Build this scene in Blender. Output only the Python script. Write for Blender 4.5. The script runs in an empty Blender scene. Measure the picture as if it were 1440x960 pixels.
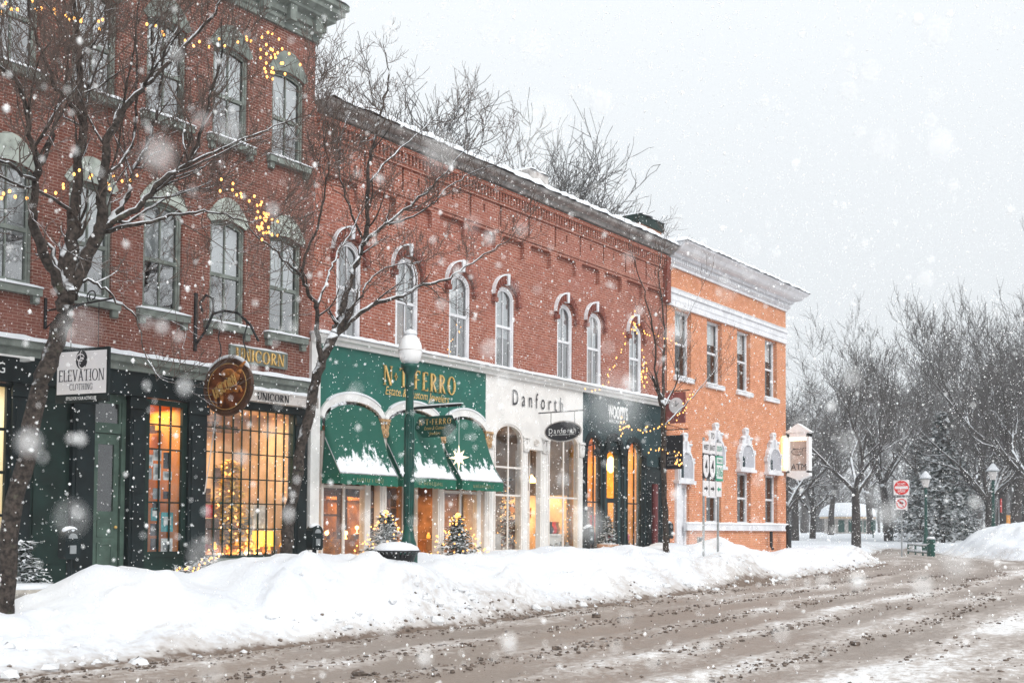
import bpy, bmesh, math, random
import numpy as np
from mathutils import Vector, Matrix
R = math.radians
rnd = random.Random(11)
S = bpy.context.scene
COL = S.collection

# ------------------------------------------------------------------ camera
EYE = Vector((0, 0, 1.65))
yaw, pit, rol, F0, SY = R(36.2495), R(2.0933), R(.40044), 1600.0, 203.9
cf = Vector((math.cos(yaw)*math.cos(pit), math.sin(yaw)*math.cos(pit), math.sin(pit)))
cr = Vector((math.sin(yaw), -math.cos(yaw), 0)); cu = cr.cross(cf)
CR = cr*math.cos(rol) + cu*math.sin(rol); CU = cu*math.cos(rol) - cr*math.sin(rol)
cam = bpy.data.cameras.new('camera'); co = bpy.data.objects.new('camera', cam); COL.objects.link(co)
co.matrix_world = Matrix(((CR.x, CU.x, -cf.x, 0), (CR.y, CU.y, -cf.y, 0), (CR.z, CU.z, -cf.z, EYE.z), (0, 0, 0, 1)))
cam.sensor_width = 36; cam.lens = 36*F0/1440; cam.shift_y = SY/1440
cam.clip_start = .05; cam.clip_end = 2000
cam.dof.use_dof = True; cam.dof.focus_distance = 20; cam.dof.aperture_fstop = 2.8
S.camera = co

# ------------------------------------------------------------------ sky and sun (overcast)
SUN_EL, SUN_AZ = 38, -112           # degrees; azimuth measured from +X towards +Y
w = bpy.data.worlds.new('World'); S.world = w; w.use_nodes = True
nt = w.node_tree; nt.nodes.clear()
sky = nt.nodes.new('ShaderNodeTexSky'); sky.sky_type = 'NISHITA'; sky.sun_disc = False
sky.sun_elevation = R(SUN_EL); sky.sun_rotation = R(90-SUN_AZ); sky.dust_density = 6; sky.air_density = 1
hs = nt.nodes.new('ShaderNodeHueSaturation'); hs.inputs['Saturation'].default_value = .25
mx = nt.nodes.new('ShaderNodeMix'); mx.data_type = 'RGBA'; mx.inputs['Factor'].default_value = .90
bg = nt.nodes.new('ShaderNodeBackground'); bg.inputs['Strength'].default_value = .1
ow = nt.nodes.new('ShaderNodeOutputWorld')
nt.links.new(sky.outputs[0], hs.inputs['Color']); nt.links.new(hs.outputs[0], mx.inputs['A'])
mx.inputs['B'].default_value = (5.55, 5.82, 6.02, 1)
# an overcast sky is brighter towards the zenith
tc = nt.nodes.new('ShaderNodeTexCoord'); sz = nt.nodes.new('ShaderNodeSeparateXYZ'); nt.links.new(tc.outputs['Generated'], sz.inputs[0])
mr = nt.nodes.new('ShaderNodeMapRange'); nt.links.new(sz.outputs[2], mr.inputs[0]); mr.inputs[3].default_value = 1.0; mr.inputs[4].default_value = 1.75
vs_ = nt.nodes.new('ShaderNodeVectorMath'); vs_.operation = 'SCALE'; nt.links.new(mx.outputs['Result'], vs_.inputs[0]); nt.links.new(mr.outputs[0], vs_.inputs['Scale'])
nt.links.new(vs_.outputs[0], bg.inputs[0]); nt.links.new(bg.outputs[0], ow.inputs[0])
sl = bpy.data.lights.new('sun', 'SUN'); sl.energy = 1.35; sl.angle = R(30); sl.color = (1, .97, .93)
so = bpy.data.objects.new('sun', sl); COL.objects.link(so)
sd = Vector((math.cos(R(SUN_EL))*math.cos(R(SUN_AZ)), math.cos(R(SUN_EL))*math.sin(R(SUN_AZ)), math.sin(R(SUN_EL))))
so.rotation_euler = (-sd).to_track_quat('-Z', 'Y').to_euler()
S.view_settings.view_transform = 'Standard'; S.view_settings.look = 'None'
S.view_settings.exposure = 0.45; S.view_settings.gamma = 1
cy = S.cycles
cy.use_denoising = True; cy.max_bounces = 6; cy.diffuse_bounces = 3; cy.glossy_bounces = 3
cy.transmission_bounces = 4; cy.transparent_max_bounces = 12; cy.volume_bounces = 3
cy.caustics_reflective = False; cy.caustics_refractive = False; cy.sample_clamp_indirect = 4

# ------------------------------------------------------------------ shader helpers
def newmat(name):
    m = bpy.data.materials.new(name); m.use_nodes = True
    return m, m.node_tree, m.node_tree.nodes['Principled BSDF']
def N(t, kind, **kw):
    n = t.nodes.new(kind)
    for k, v in kw.items(): setattr(n, k, v)
    return n
def L(t, a, b): t.links.new(a, b)
def mixc(t, fac, a, b):
    m = N(t, 'ShaderNodeMix', data_type='RGBA')
    for sock, v in (('Factor', fac), ('A', a), ('B', b)):
        if hasattr(v, 'links'): L(t, v, m.inputs[sock])
        else: m.inputs[sock].default_value = v if sock == 'Factor' else (*v[:3], 1)
    return m.outputs['Result']
def mth(t, op, a, b=0.0, clamp=False):
    m = N(t, 'ShaderNodeMath', operation=op, use_clamp=clamp)
    for i, v in enumerate((a, b)):
        if hasattr(v, 'links'): L(t, v, m.inputs[i])
        else: m.inputs[i].default_value = v
    return m.outputs[0]
def rng(t, v, a, b, c=0.0, d=1.0):
    m = N(t, 'ShaderNodeMapRange', interpolation_type='SMOOTHSTEP')
    L(t, v, m.inputs[0])
    for i, x in enumerate((a, b, c, d)): m.inputs[i+1].default_value = x
    return m.outputs[0]
def wpos(t): return N(t, 'ShaderNodeNewGeometry').outputs['Position']
def noi(t, scale, detail=4, vec=None, rough=.55):
    n = N(t, 'ShaderNodeTexNoise'); n.inputs['Scale'].default_value = scale
    n.inputs['Detail'].default_value = detail; n.inputs['Roughness'].default_value = rough
    L(t, vec if vec is not None else wpos(t), n.inputs['Vector'])
    return n.outputs['Fac']
def bump(t, bs, h, dist, strength=.6):
    b = N(t, 'ShaderNodeBump'); b.inputs['Distance'].default_value = dist; b.inputs['Strength'].default_value = strength
    L(t, h, b.inputs['Height']); L(t, b.outputs[0], bs.inputs['Normal'])
def snowfac(t, lo, hi, sc=9.0, amt=.5):
    g = N(t, 'ShaderNodeNewGeometry'); sx = N(t, 'ShaderNodeSeparateXYZ'); L(t, g.outputs['Normal'], sx.inputs[0])
    v = mth(t, 'ADD', sx.outputs[2], mth(t, 'MULTIPLY', mth(t, 'SUBTRACT', noi(t, sc, 3), .5), amt))
    return rng(t, v, lo, hi)
SNOWC = (.78, .81, .845)
def mat(name, col, rough=.6, var=.25, vscale=6, metal=0, bmp=0, bscale=60, snow=None, spec=.4, dirt=None):
    m, t, b = newmat(name)
    n = noi(t, vscale, 5)
    lo = [c*(1-var) for c in col]; hi = [min(1, c*(1+var*.7)) for c in col]
    c = mixc(t, rng(t, n, .3, .7), lo, hi)
    if dirt: c = mixc(t, rng(t, noi(t, dirt[1], 6), dirt[2], dirt[2]+.2), c, dirt[0])
    if snow: c = mixc(t, snowfac(t, *snow), c, SNOWC)
    L(t, c, b.inputs['Base Color']); b.inputs['Roughness'].default_value = rough
    b.inputs['Metallic'].default_value = metal; b.inputs['Specular IOR Level'].default_value = spec
    if bmp: bump(t, b, noi(t, bscale, 4), bmp)
    return m
def brick(name, c1, c2, mortar, worn=(.5, .3, .25), wornlo=.62, bw=.165, bh=.054, ms=.006, rime=.35):
    m, t, b = newmat(name)
    s = N(t, 'ShaderNodeSeparateXYZ'); L(t, wpos(t), s.inputs[0])
    cb = N(t, 'ShaderNodeCombineXYZ'); L(t, mth(t, 'ADD', s.outputs[0], s.outputs[1]), cb.inputs[0]); L(t, s.outputs[2], cb.inputs[1])
    br = N(t, 'ShaderNodeTexBrick'); L(t, cb.outputs[0], br.inputs['Vector'])
    br.inputs['Scale'].default_value = 1; br.inputs['Brick Width'].default_value = bw; br.inputs['Row Height'].default_value = bh
    br.inputs['Mortar Size'].default_value = ms; br.inputs['Mortar Smooth'].default_value = .3; br.inputs['Bias'].default_value = -.1
    br.inputs['Color1'].default_value = (*c1, 1); br.inputs['Color2'].default_value = (*c2, 1); br.inputs['Mortar'].default_value = (*mortar, 1)
    big = noi(t, .55, 6, rough=.65); mid = noi(t, 4.5, 4)
    c = mixc(t, rng(t, mid, .35, .7), br.outputs['Color'], mixc(t, .5, br.outputs['Color'], [x*.62 for x in c2]))
    c = mixc(t, mth(t, 'MULTIPLY', rng(t, big, wornlo-.12, wornlo+.13), .5), c, worn)
    c = mixc(t, mth(t, 'MULTIPLY', rng(t, noi(t, 21, 4), .58, .72), rime), c, SNOWC)     # rime caught on the rough face
    c = mixc(t, snowfac(t, .75, .95), c, SNOWC)
    L(t, c, b.inputs['Base Color']); b.inputs['Roughness'].default_value = .9; b.inputs['Specular IOR Level'].default_value = .15
    bump(t, b, mth(t, 'SUBTRACT', mth(t, 'MULTIPLY', noi(t, 40, 3), .4), br.outputs['Fac']), .01, .8)
    return m
def emit(name, col, s, sample=False):
    m, t, b = newmat(name); b.inputs['Base Color'].default_value = (*col, 1)
    b.inputs['Emission Color'].default_value = (*col, 1); b.inputs['Emission Strength'].default_value = s
    if not sample: m.cycles.emission_sampling = 'NONE'
    return m
def glass(name, refl, tint=(.93, .96, .97), frost=0.0):
    m, t, b = newmat(name)
    t.nodes.remove(b); out = t.nodes['Material Output']
    tr = N(t, 'ShaderNodeBsdfTransparent'); tr.inputs[0].default_value = (*tint, 1)
    gl = N(t, 'ShaderNodeBsdfGlossy'); gl.inputs['Roughness'].default_value = .03
    bu = N(t, 'ShaderNodeBump'); bu.inputs['Distance'].default_value = .02; bu.inputs['Strength'].default_value = .12
    L(t, noi(t, 2.5, 2), bu.inputs['Height']); L(t, bu.outputs[0], gl.inputs['Normal'])
    ge = N(t, 'ShaderNodeNewGeometry'); dt = N(t, 'ShaderNodeVectorMath', operation='DOT_PRODUCT'); L(t, ge.outputs['Incoming'], dt.inputs[0]); L(t, ge.outputs['Normal'], dt.inputs[1])
    sch = mth(t, 'ADD', mth(t, 'MULTIPLY', mth(t, 'POWER', mth(t, 'SUBTRACT', 1.0, mth(t, 'ABSOLUTE', dt.outputs['Value'])), 5.0), .94), .05+refl, True)
    ms = N(t, 'ShaderNodeMixShader')
    L(t, sch, ms.inputs[0]); L(t, tr.outputs[0], ms.inputs[1]); L(t, gl.outputs[0], ms.inputs[2])
    res = ms.outputs[0]
    if frost:
        df = N(t, 'ShaderNodeBsdfDiffuse'); df.inputs[0].default_value = (*SNOWC, 1); m2 = N(t, 'ShaderNodeMixShader')
        L(t, mth(t, 'MULTIPLY', rng(t, noi(t, 3.5, 5), .45, .72), frost), m2.inputs[0]); L(t, res, m2.inputs[1]); L(t, df.outputs[0], m2.inputs[2]); res = m2.outputs[0]
    L(t, res, out.inputs[0])
    return m
M = {}
M['brick_dark'] = brick('dark_red_brick', (.150, .052, .039), (.225, .080, .058), (.42, .31, .26), (.30, .13, .105), .60, .165, .054, .0065, .26)
M['brick_red'] = brick('red_brick', (.25, .072, .044), (.38, .128, .084), (.56, .38, .32), (.36, .14, .11), .57, .19, .068, .0085, .36)
M['brick_hood'] = brick('hood_brick', (.20, .05, .035), (.26, .07, .05), (.3, .18, .15))
M['brick_orange'] = brick('orange_brick', (.55, .175, .080), (.72, .28, .135), (.76, .54, .40), (.64, .32, .18), .58, .19, .068, .0085, .42)
M['stone'] = mat('grey_green_stone', (.19, .215, .195), .8, .3, 5, bmp=.01, bscale=25, snow=(.75, .95))
M['lintel'] = mat('pale_lintel_stone', (.40, .44, .40), .8, .3, 5, bmp=.01, bscale=25)
M['gutter'] = mat('weathered_gutter', (.30, .285, .275), .6, .4, 4, dirt=((.14, .12, .11), 3, .55))
M['white'] = mat('white_paint', (.74, .74, .73), .5, .1, 4, dirt=((.55, .53, .5), 2.5, .62))
M['bankwhite'] = mat('bank_white_paint', (.70, .71, .74), .5, .12, 3, dirt=((.5, .5, .54), 2, .6))
M['greywhite'] = mat('weathered_white', (.50, .47, .45), .6, .35, 3, dirt=((.3, .25, .23), 4, .55))
M['cream'] = mat('cream_paint', (.72, .68, .64), .5, .12, 3, dirt=((.5, .45, .42), 3, .62))
M['darkpaint'] = mat('black_green_paint', (.007, .014, .016), .5, .4, 3, spec=.25)
M['darkgreen'] = mat('dark_green_paint', (.010, .026, .022), .5, .4, 2, spec=.25)
M['door'] = mat('sage_door_paint', (.075, .12, .098), .5, .25, 4, spec=.3)
M['teal'] = mat('teal_grey_paint', (.026, .052, .058), .6, .3, 2, spec=.25)
M['ferro'] = mat('green_sign_paint', (.010, .118, .090), .5, .12, 3)
M['awning'] = mat('awning_canvas', (.006, .115, .072), .75, .2, 5)
M['gold'] = mat('gold_leaf', (.75, .48, .17), .35, .25, 20, metal=.4)
M['capgold'] = mat('tan_gilt', (.45, .28, .14), .5, .4, 20)
M['black'] = mat('black_iron', (.012, .014, .016), .45, .3, 10, snow=(.8, .97))
M['ink'] = mat('dark_lettering', (.02, .02, .025), .5, .1)
M['lampgreen'] = mat('green_enamel', (.006, .065, .052), .35, .25, 6, snow=(.85, .98))
M['panel_front'] = mat('white_shopfront_paint', (.76, .745, .725), .5, .08, 2, dirt=((.6, .57, .55), 2.2, .66))
M['panel_white'] = mat('sign_white', (.72, .70, .71), .45, .06, 3)
M['textwhite'] = mat('white_lettering', (.85, .86, .86), .4, .05)
M['snow'] = mat('snow', (.74, .765, .80), .75, .03, 3, bmp=.012, bscale=30, spec=.2)
M['bark'] = mat('bark', (.050, .039, .033), .9, .75, 16, bmp=.06, bscale=26, snow=(.30, .52, 5, .9), dirt=((.10, .11, .075), 7, .6))
M['twig'] = mat('twig_bark', (.105, .078, .066), .9, .3, 9, snow=(.6, .95, 4, .7))
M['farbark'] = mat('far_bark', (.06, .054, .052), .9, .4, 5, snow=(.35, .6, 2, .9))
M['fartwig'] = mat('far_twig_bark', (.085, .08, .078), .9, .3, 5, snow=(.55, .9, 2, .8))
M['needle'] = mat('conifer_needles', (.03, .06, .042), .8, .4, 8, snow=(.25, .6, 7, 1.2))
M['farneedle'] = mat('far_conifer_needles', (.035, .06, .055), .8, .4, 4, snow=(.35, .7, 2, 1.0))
M['terracotta'] = mat('terracotta', (.5, .3, .2), .8, .2)
M['concrete'] = mat('concrete', (.42, .39, .35), .9, .25, 8, bmp=.01)
M['steel'] = mat('galvanised_steel', (.33, .35, .36), .45, .2, 8, metal=.6)
M['glass_up'] = glass('upper_window_glass', .46)
M['glass_shop'] = glass('shop_glass', .045, frost=.10)
M['glass_bank'] = glass('bank_window_glass', .14)
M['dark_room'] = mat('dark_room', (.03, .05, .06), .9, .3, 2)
M['blind'] = mat('pale_blind', (.74, .78, .80), .9, .08, 2)
M['wood'] = mat('warm_wood', (.36, .15, .05), .5, .35, 5)
M['darkwood'] = mat('dark_wood', (.10, .05, .03), .5, .4, 5)
M['bulb'] = emit('warm_bulb', (1, .45, .11), 2.3)
M['glow'] = emit('lamp_glow', (1, .62, .22), 6)
M['globe'] = mat('white_globe', (.86, .87, .88), .3, .03, 2, spec=.5)
M['red'] = mat('sign_red', (.62, .03, .03), .4, .1, snow=(.8, .95))

# ------------------------------------------------------------------ object helpers
def wloc(o):
    v = Vector((0, 0, 0))
    while o is not None: v += o.location; o = o.parent
    return v
def tag(o, label=None, cat=None, group=None, kind=None):
    if label: o['label'] = label
    if cat: o['category'] = cat
    if group: o['group'] = group
    if kind: o['kind'] = kind
    return o
def empty(name, loc, label=None, cat=None, group=None):
    o = bpy.data.objects.new(name, None); COL.objects.link(o); o.location = loc; o.empty_display_size = .2
    return tag(o, label, cat, group)
class MB:
    def __init__(s): s.v = []; s.f = []
    def add(s, v, f):
        k = len(s.v); s.v += [tuple(p) for p in v]; s.f += [tuple(i+k for i in q) for q in f]; return s
    def poly(s, pts): return s.add(pts, [tuple(range(len(pts)))])
    def box(s, x0, x1, y0, y1, z0, z1):
        return s.add([(x0,y0,z0),(x1,y0,z0),(x1,y1,z0),(x0,y1,z0),(x0,y0,z1),(x1,y0,z1),(x1,y1,z1),(x0,y1,z1)],
                     [(0,3,2,1),(4,5,6,7),(0,1,5,4),(1,2,6,5),(2,3,7,6),(3,0,4,7)])
    def prism(s, poly, y0, y1):
        n = len(poly)
        return s.add([(x, y0, z) for x, z in poly]+[(x, y1, z) for x, z in poly],
                     [tuple(range(n)), tuple(range(2*n-1, n-1, -1))]+[(i, (i+1) % n, (i+1) % n+n, i+n) for i in range(n)])
    def ring(s, a, b, y0, y1, closed=False):
        n = len(a); m = n if closed else n-1
        v = [(x, y0, z) for x, z in a]+[(x, y0, z) for x, z in b]+[(x, y1, z) for x, z in a]+[(x, y1, z) for x, z in b]
        f = []
        for i in range(m):
            j = (i+1) % n
            f += [(i, j, n+j, n+i), (2*n+i, 3*n+i, 3*n+j, 2*n+j), (i, 2*n+i, 2*n+j, j), (n+i, n+j, 3*n+j, 3*n+i)]
        if not closed:
            f += [(0, n, 3*n, 2*n), (n-1, 3*n-1, 4*n-1, 2*n-1)]
        return s.add(v, f)
    def tube(s, pts, rad, n=6, cap=True):
        pts = [Vector(p) for p in pts]; k = len(pts)
        rad = rad if hasattr(rad, '__len__') else [rad]*k
        v = []; ref = Vector((.31, .17, .93))
        for i, p in enumerate(pts):
            d = (pts[min(i+1, k-1)]-pts[max(i-1, 0)])
            d = d.normalized() if d.length > 1e-9 else Vector((0, 0, 1))
            u = d.cross(ref)
            if u.length < .15: u = d.cross(Vector((1, .2, 0)))
            u.normalize(); w_ = d.cross(u)
            for j in range(n):
                a = 2*math.pi*j/n; v.append(p+(u*math.cos(a)+w_*math.sin(a))*rad[i])
        f = [(i*n+j, i*n+(j+1) % n, (i+1)*n+(j+1) % n, (i+1)*n+j) for i in range(k-1) for j in range(n)]
        if cap: f += [tuple(range(n-1, -1, -1)), tuple(range((k-1)*n, k*n))]
        return s.add(v, f)
    def lathe(s, prof, n=20, c=(0, 0, 0)):
        v = []; k = len(prof)
        for r, z in prof:
            for j in range(n):
                a = 2*math.pi*j/n; v.append((c[0]+r*math.cos(a), c[1]+r*math.sin(a), c[2]+z))
        f = [(i*n+j, i*n+(j+1) % n, (i+1)*n+(j+1) % n, (i+1)*n+j) for i in range(k-1) for j in range(n)]
        f += [tuple(range(n-1, -1, -1)), tuple(range((k-1)*n, k*n))]
        return s.add(v, f)
    def ball(s, c, r, n=10, m=6, sq=(1, 1, 1)):
        v = [(c[0]+r*sq[0]*math.sin(math.pi*i/m)*math.cos(2*math.pi*j/n), c[1]+r*sq[1]*math.sin(math.pi*i/m)*math.sin(2*math.pi*j/n),
              c[2]+r*sq[2]*math.cos(math.pi*i/m)) for i in range(m+1) for j in range(n)]
        return s.add(v, [(i*n+j, (i+1)*n+j, (i+1)*n+(j+1) % n, i*n+(j+1) % n) for i in range(m) for j in range(n)])
    def sweep(s, prof, x0, x1, y, ret=4, lm=0, rm=0):
        # cornice: prof = (outward, z) closed outline swept along X on the wall plane y; lm/rm = 1: mitred return along the side wall
        n = len(prof); rows = []
        if lm: rows.append([(x0-p, y+ret, z) for p, z in prof])
        rows.append([(x0-p*lm, y-p, z) for p, z in prof])
        rows.append([(x1+p*rm, y-p, z) for p, z in prof])
        if rm: rows.append([(x1+p, y+ret, z) for p, z in prof])
        v = [q for r_ in rows for q in r_]; k = len(rows)
        f = [(i*n+j, i*n+(j+1) % n, (i+1)*n+(j+1) % n, (i+1)*n+j) for i in range(k-1) for j in range(n)]
        f += [tuple(range(n-1, -1, -1)), tuple(range((k-1)*n, k*n))]
        return s.add(v, f)
    def build(s, name, m, parent=None, smooth=False, origin=None, mat_local=None):
        me = bpy.data.meshes.new(name); vs = s.v
        o = bpy.data.objects.new(name, me)
        if parent is not None:
            o.parent = parent
            if origin is None: o.location = -wloc(parent)
            else:
                o.location = Vector(origin)-wloc(parent); vs = [(a-origin[0], b-origin[1], c-origin[2]) for a, b, c in vs]
        elif origin is not None:
            o.location = origin; vs = [(a-origin[0], b-origin[1], c-origin[2]) for a, b, c in vs]
        me.from_pydata(vs, [], s.f)
        if len(vs) < 30000:
            bm = bmesh.new(); bm.from_mesh(me); bmesh.ops.recalc_face_normals(bm, faces=bm.faces); bm.to_mesh(me); bm.free()
        if smooth: me.polygons.foreach_set('use_smooth', [True]*len(me.polygons))
        me.materials.append(M[m] if isinstance(m, str) else m)
        COL.objects.link(o); return o
def arch(x0, x1, z0, zs, zc, n=12, seg=False):
    xm, a, h = (x0+x1)/2, (x1-x0)/2, zc-zs
    pts = [(x0, z0)]
    for i in range(n+1):
        t = math.pi*(1-i/n); u = math.cos(t)
        pts.append((xm+a*u, zs+h*((1-u*u) if seg else math.sin(t))))
    return pts+[(x1, z0)]
def rect(x0, x1, z0, z1): return [(x0, z0), (x0, z1), (x1, z1), (x1, z0)]
def wall(name, m, parent, x0, x1, z0, z1, y, holes, reveal=.2, side=None):
    # one wall sheet with openings cut through it; holes = outlines or (outline, back) for a blind recess
    bm = bmesh.new(); edges = []
    def loop(pts):
        vs = [bm.verts.new((x, y, z)) for x, z in pts]
        for i in range(len(vs)): edges.append(bm.edges.new((vs[i], vs[(i+1) % len(vs)])))
    hs_ = [(h, None) if not (isinstance(h, tuple)) else h for h in holes]
    loop([(x0, z0), (x1, z0), (x1, z1), (x0, z1)])
    for h, b in hs_: loop(h)
    bmesh.ops.triangle_fill(bm, use_beauty=True, use_dissolve=False, edges=edges)
    for h, b in hs_:
        d = reveal if b is None else b; n = len(h)
        f = [bm.verts.new((x, y, z)) for x, z in h]; k = [bm.verts.new((x, y+d, z)) for x, z in h]
        for i in range(n): bm.faces.new((f[i], f[(i+1) % n], k[(i+1) % n], k[i]))
        if b is not None: bm.faces.new(k)
    if side:
        for xs, y2 in side:
            bm.faces.new([bm.verts.new(p) for p in ((xs, y, z0), (xs, y2, z0), (xs, y2, z1), (xs, y, z1))])
    me = bpy.data.meshes.new(name); bm.to_mesh(me); bm.free()
    o = bpy.data.objects.new(name, me); o.parent = parent; o.location = -wloc(parent)
    me.materials.append(M[m] if isinstance(m, str) else m); COL.objects.link(o); return o
def offs(pts, d):
    # inward offset of an opening outline (clockwise from bottom left)
    out = []; n = len(pts)
    for i in range(n):
        a, b, c = Vector(pts[i-1]), Vector(pts[i]), Vector(pts[(i+1) % n])
        e1 = (b-a).normalized(); e2 = (c-b).normalized()
        n1 = Vector((e1.y, -e1.x)); n2 = Vector((e2.y, -e2.x)); q = n1+n2
        q = q/max(.3, q.dot(n1)) if q.length > 1e-6 else n1
        out.append(tuple(b+q*d))
    return out
MF = lambda x, y, z: Matrix(((1, 0, 0, x), (0, 0, -1, y), (0, 1, 0, z), (0, 0, 0, 1)))          # lettering on a wall facing -Y
MP = lambda x, y, z: Matrix(((0, 0, -1, x), (-1, 0, 0, y), (0, 1, 0, z), (0, 0, 0, 1)))         # lettering on a board facing -X
def place2d(polys, mtx, depth, name, m, parent):
    mb = MB()
    for p in polys:
        n = len(p)
        v = [mtx @ Vector((x, y, depth)) for x, y in p]+[mtx @ Vector((x, y, -.002)) for x, y in p]
        mb.add(v, [tuple(range(n))]+[(i, (i+1) % n, (i+1) % n+n, i+n) for i in range(n)])
    return mb.build(name, m, parent)
def text(name, body, h, mtx, m, parent, width=None, shear=0, depth=.006, bold=0, spacing=1):
    cu_ = bpy.data.curves.new(name, 'FONT'); cu_.body = body; cu_.size = 1; cu_.shear = shear; cu_.offset = bold
    cu_.space_character = spacing; cu_.align_x = 'LEFT'; cu_.resolution_u = 3
    t = bpy.data.objects.new('tmp', cu_); COL.objects.link(t)
    dg = bpy.context.evaluated_depsgraph_get()
    me = bpy.data.meshes.new_from_object(t.evaluated_get(dg)); bpy.data.objects.remove(t); bpy.data.curves.remove(cu_)
    vs = np.array([v.co for v in me.vertices]); cap = .69 if body[:1].isupper() or body[:1].isdigit() else .69
    x0, x1 = vs[:, 0].min(), vs[:, 0].max(); sy = h/cap; sx = (width/(x1-x0)) if width else sy
    xm = (x0+x1)/2
    for v in me.vertices: v.co = mtx @ Vector(((v.co.x-xm)*sx, v.co.y*sy-h/2, depth))
    me.name = name; me.materials.clear(); me.materials.append(M[m] if isinstance(m, str) else m)
    o = bpy.data.objects.new(name, me); COL.objects.link(o); o.parent = parent
    if parent: o.location = -wloc(parent)
    return o
# drawn roman capitals, unit height
def roman(ch, tw=.14, hw=.05):
    r_ = lambda x0, y0, x1, y1: [(x0, y0), (x1, y0), (x1, y1), (x0, y1)]
    sf = lambda x, y, w_=.2: r_(x-w_/2, y-(.04 if y > .5 else 0), x+w_/2, y+(.0 if y > .5 else .04))
    dg = lambda x0, y0, x1, y1, w_: [(x0-w_/2, y0), (x0+w_/2, y0), (x1+w_/2, y1), (x1-w_/2, y1)]
    def arc(cx, cy_, a, b, t0, t1, n=14, ia=None, ib=None):
        ia = a-tw if ia is None else ia; ib = b-hw if ib is None else ib
        o = []
        for i in range(n):
            ta, tb = t0+(t1-t0)*i/n, t0+(t1-t0)*(i+1)/n
            o.append([(cx+a*math.cos(ta), cy_+b*math.sin(ta)), (cx+a*math.cos(tb), cy_+b*math.sin(tb)), (cx+ia*math.cos(tb), cy_+ib*math.sin(tb)), (cx+ia*math.cos(ta), cy_+ib*math.sin(ta))])
        return o
    P2 = 2*math.pi
    if ch == 'N': return [r_(.06, 0, .06+hw, 1), r_(.64, 0, .64+hw, 1), dg(.12, 1, .62, 0, tw), sf(.085, 0), sf(.66, 1), sf(.04, 1, .16)], .74
    if ch == 'T': return [r_(.26, 0, .26+tw, 1), r_(0, .95, .66, 1), r_(0, .84, .03, 1), r_(.63, .84, .66, 1), sf(.33, 0, .3)], .66
    if ch in 'FE':
        q = [r_(.06, 0, .06+tw, 1), r_(.06, .95, .52, 1), r_(.06, .5, .44, .55), r_(.5, .84, .53, 1), sf(.12, 0, .26)]
        if ch == 'E': q += [r_(.06, 0, .54, .05), r_(.52, 0, .55, .17)]
        return q, .56
    if ch == 'L': return [r_(.06, 0, .06+tw, 1), r_(.06, 0, .5, .05), r_(.48, 0, .51, .17), sf(.12, 1, .26)], .52
    if ch == 'I': return [r_(.06, 0, .06+tw, 1), sf(.12, 0, .26), sf(.12, 1, .26)], .25
    if ch == 'R': return [r_(.06, 0, .06+tw, 1), sf(.12, 0, .26), dg(.28, .5, .58, 0, tw), sf(.6, 0, .18)]+arc(.2, .74, .36, .26, -math.pi/2, math.pi/2, 10), .68
    if ch == 'O': return arc(.4, .5, .4, .51, 0, P2, 22), .8
    if ch == 'C': return arc(.4, .5, .4, .51, .75, P2-.75, 18)+[r_(.66, .7, .69, .95)], .74
    if ch == 'G': return arc(.4, .5, .4, .51, .75, P2-.7, 18)+[r_(.6, .08, .6+tw*.8, .42), sf(.66, .44, .22), r_(.66, .7, .69, .95)], .78
    if ch == 'U': return [r_(.06, .3, .06+tw, 1), r_(.6, .3, .6+hw, 1), sf(.12, 1, .24), sf(.62, 1, .2)]+arc(.355, .3, .295, .31, math.pi, P2, 12), .7
    if ch == 'V': return [dg(.1, 1, .36, 0, tw), dg(.62, 1, .36, 0, hw*1.2), sf(.1, 1, .22), sf(.62, 1, .18)], .7
    if ch == 'A': return [dg(.1, 0, .36, 1, hw*1.2), dg(.62, 0, .36, 1, tw), r_(.2, .32, .54, .37), sf(.1, 0, .2), sf(.62, 0, .22)], .72
    if ch == 'H': return [r_(.06, 0, .06+tw, 1), r_(.56, 0, .56+tw, 1), r_(.1, .48, .6, .53), sf(.12, 0, .24), sf(.12, 1, .24), sf(.62, 0, .24), sf(.62, 1, .24)], .76
    if ch == '+': return [[(.0, .5), (.14, .43), (.14, .57)], [(.3, .5), (.16, .43), (.16, .57)], [(.15, .7), (.08, .52), (.22, .52)], [(.15, .3), (.08, .48), (.22, .48)], r_(.08, .43, .22, .57)], .3
    return [], .3
def capitals(name, body, h, width, mtx, m, parent, tw=.14, gap=.14, depth=.012):
    polys = []; x = 0
    for ch in body:
        g, gw = roman(ch, tw)
        polys += [[(px+x, py) for px, py in p] for p in g]; x += gw+gap
    x -= gap; sx = width/x
    return place2d([[((px-x/2)*sx, (py-.5)*h) for px, py in p] for p in polys], mtx, depth, name, m, parent)
def ell(cx, cz, a, b, n=32): return [(cx+a*math.cos(2*math.pi*i/n), cz+b*math.sin(2*math.pi*i/n)) for i in range(n)]
def light(name, loc, e, size=(1, 1), col=(1, .74, .42), rot=(0, 0, 0)):
    l = bpy.data.lights.new(name, 'AREA'); l.shape = 'RECTANGLE'; l.size, l.size_y = size; l.energy = e; l.color = col
    o = bpy.data.objects.new(name, l); COL.objects.link(o); o.location = loc; o.rotation_euler = rot; return o
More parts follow.
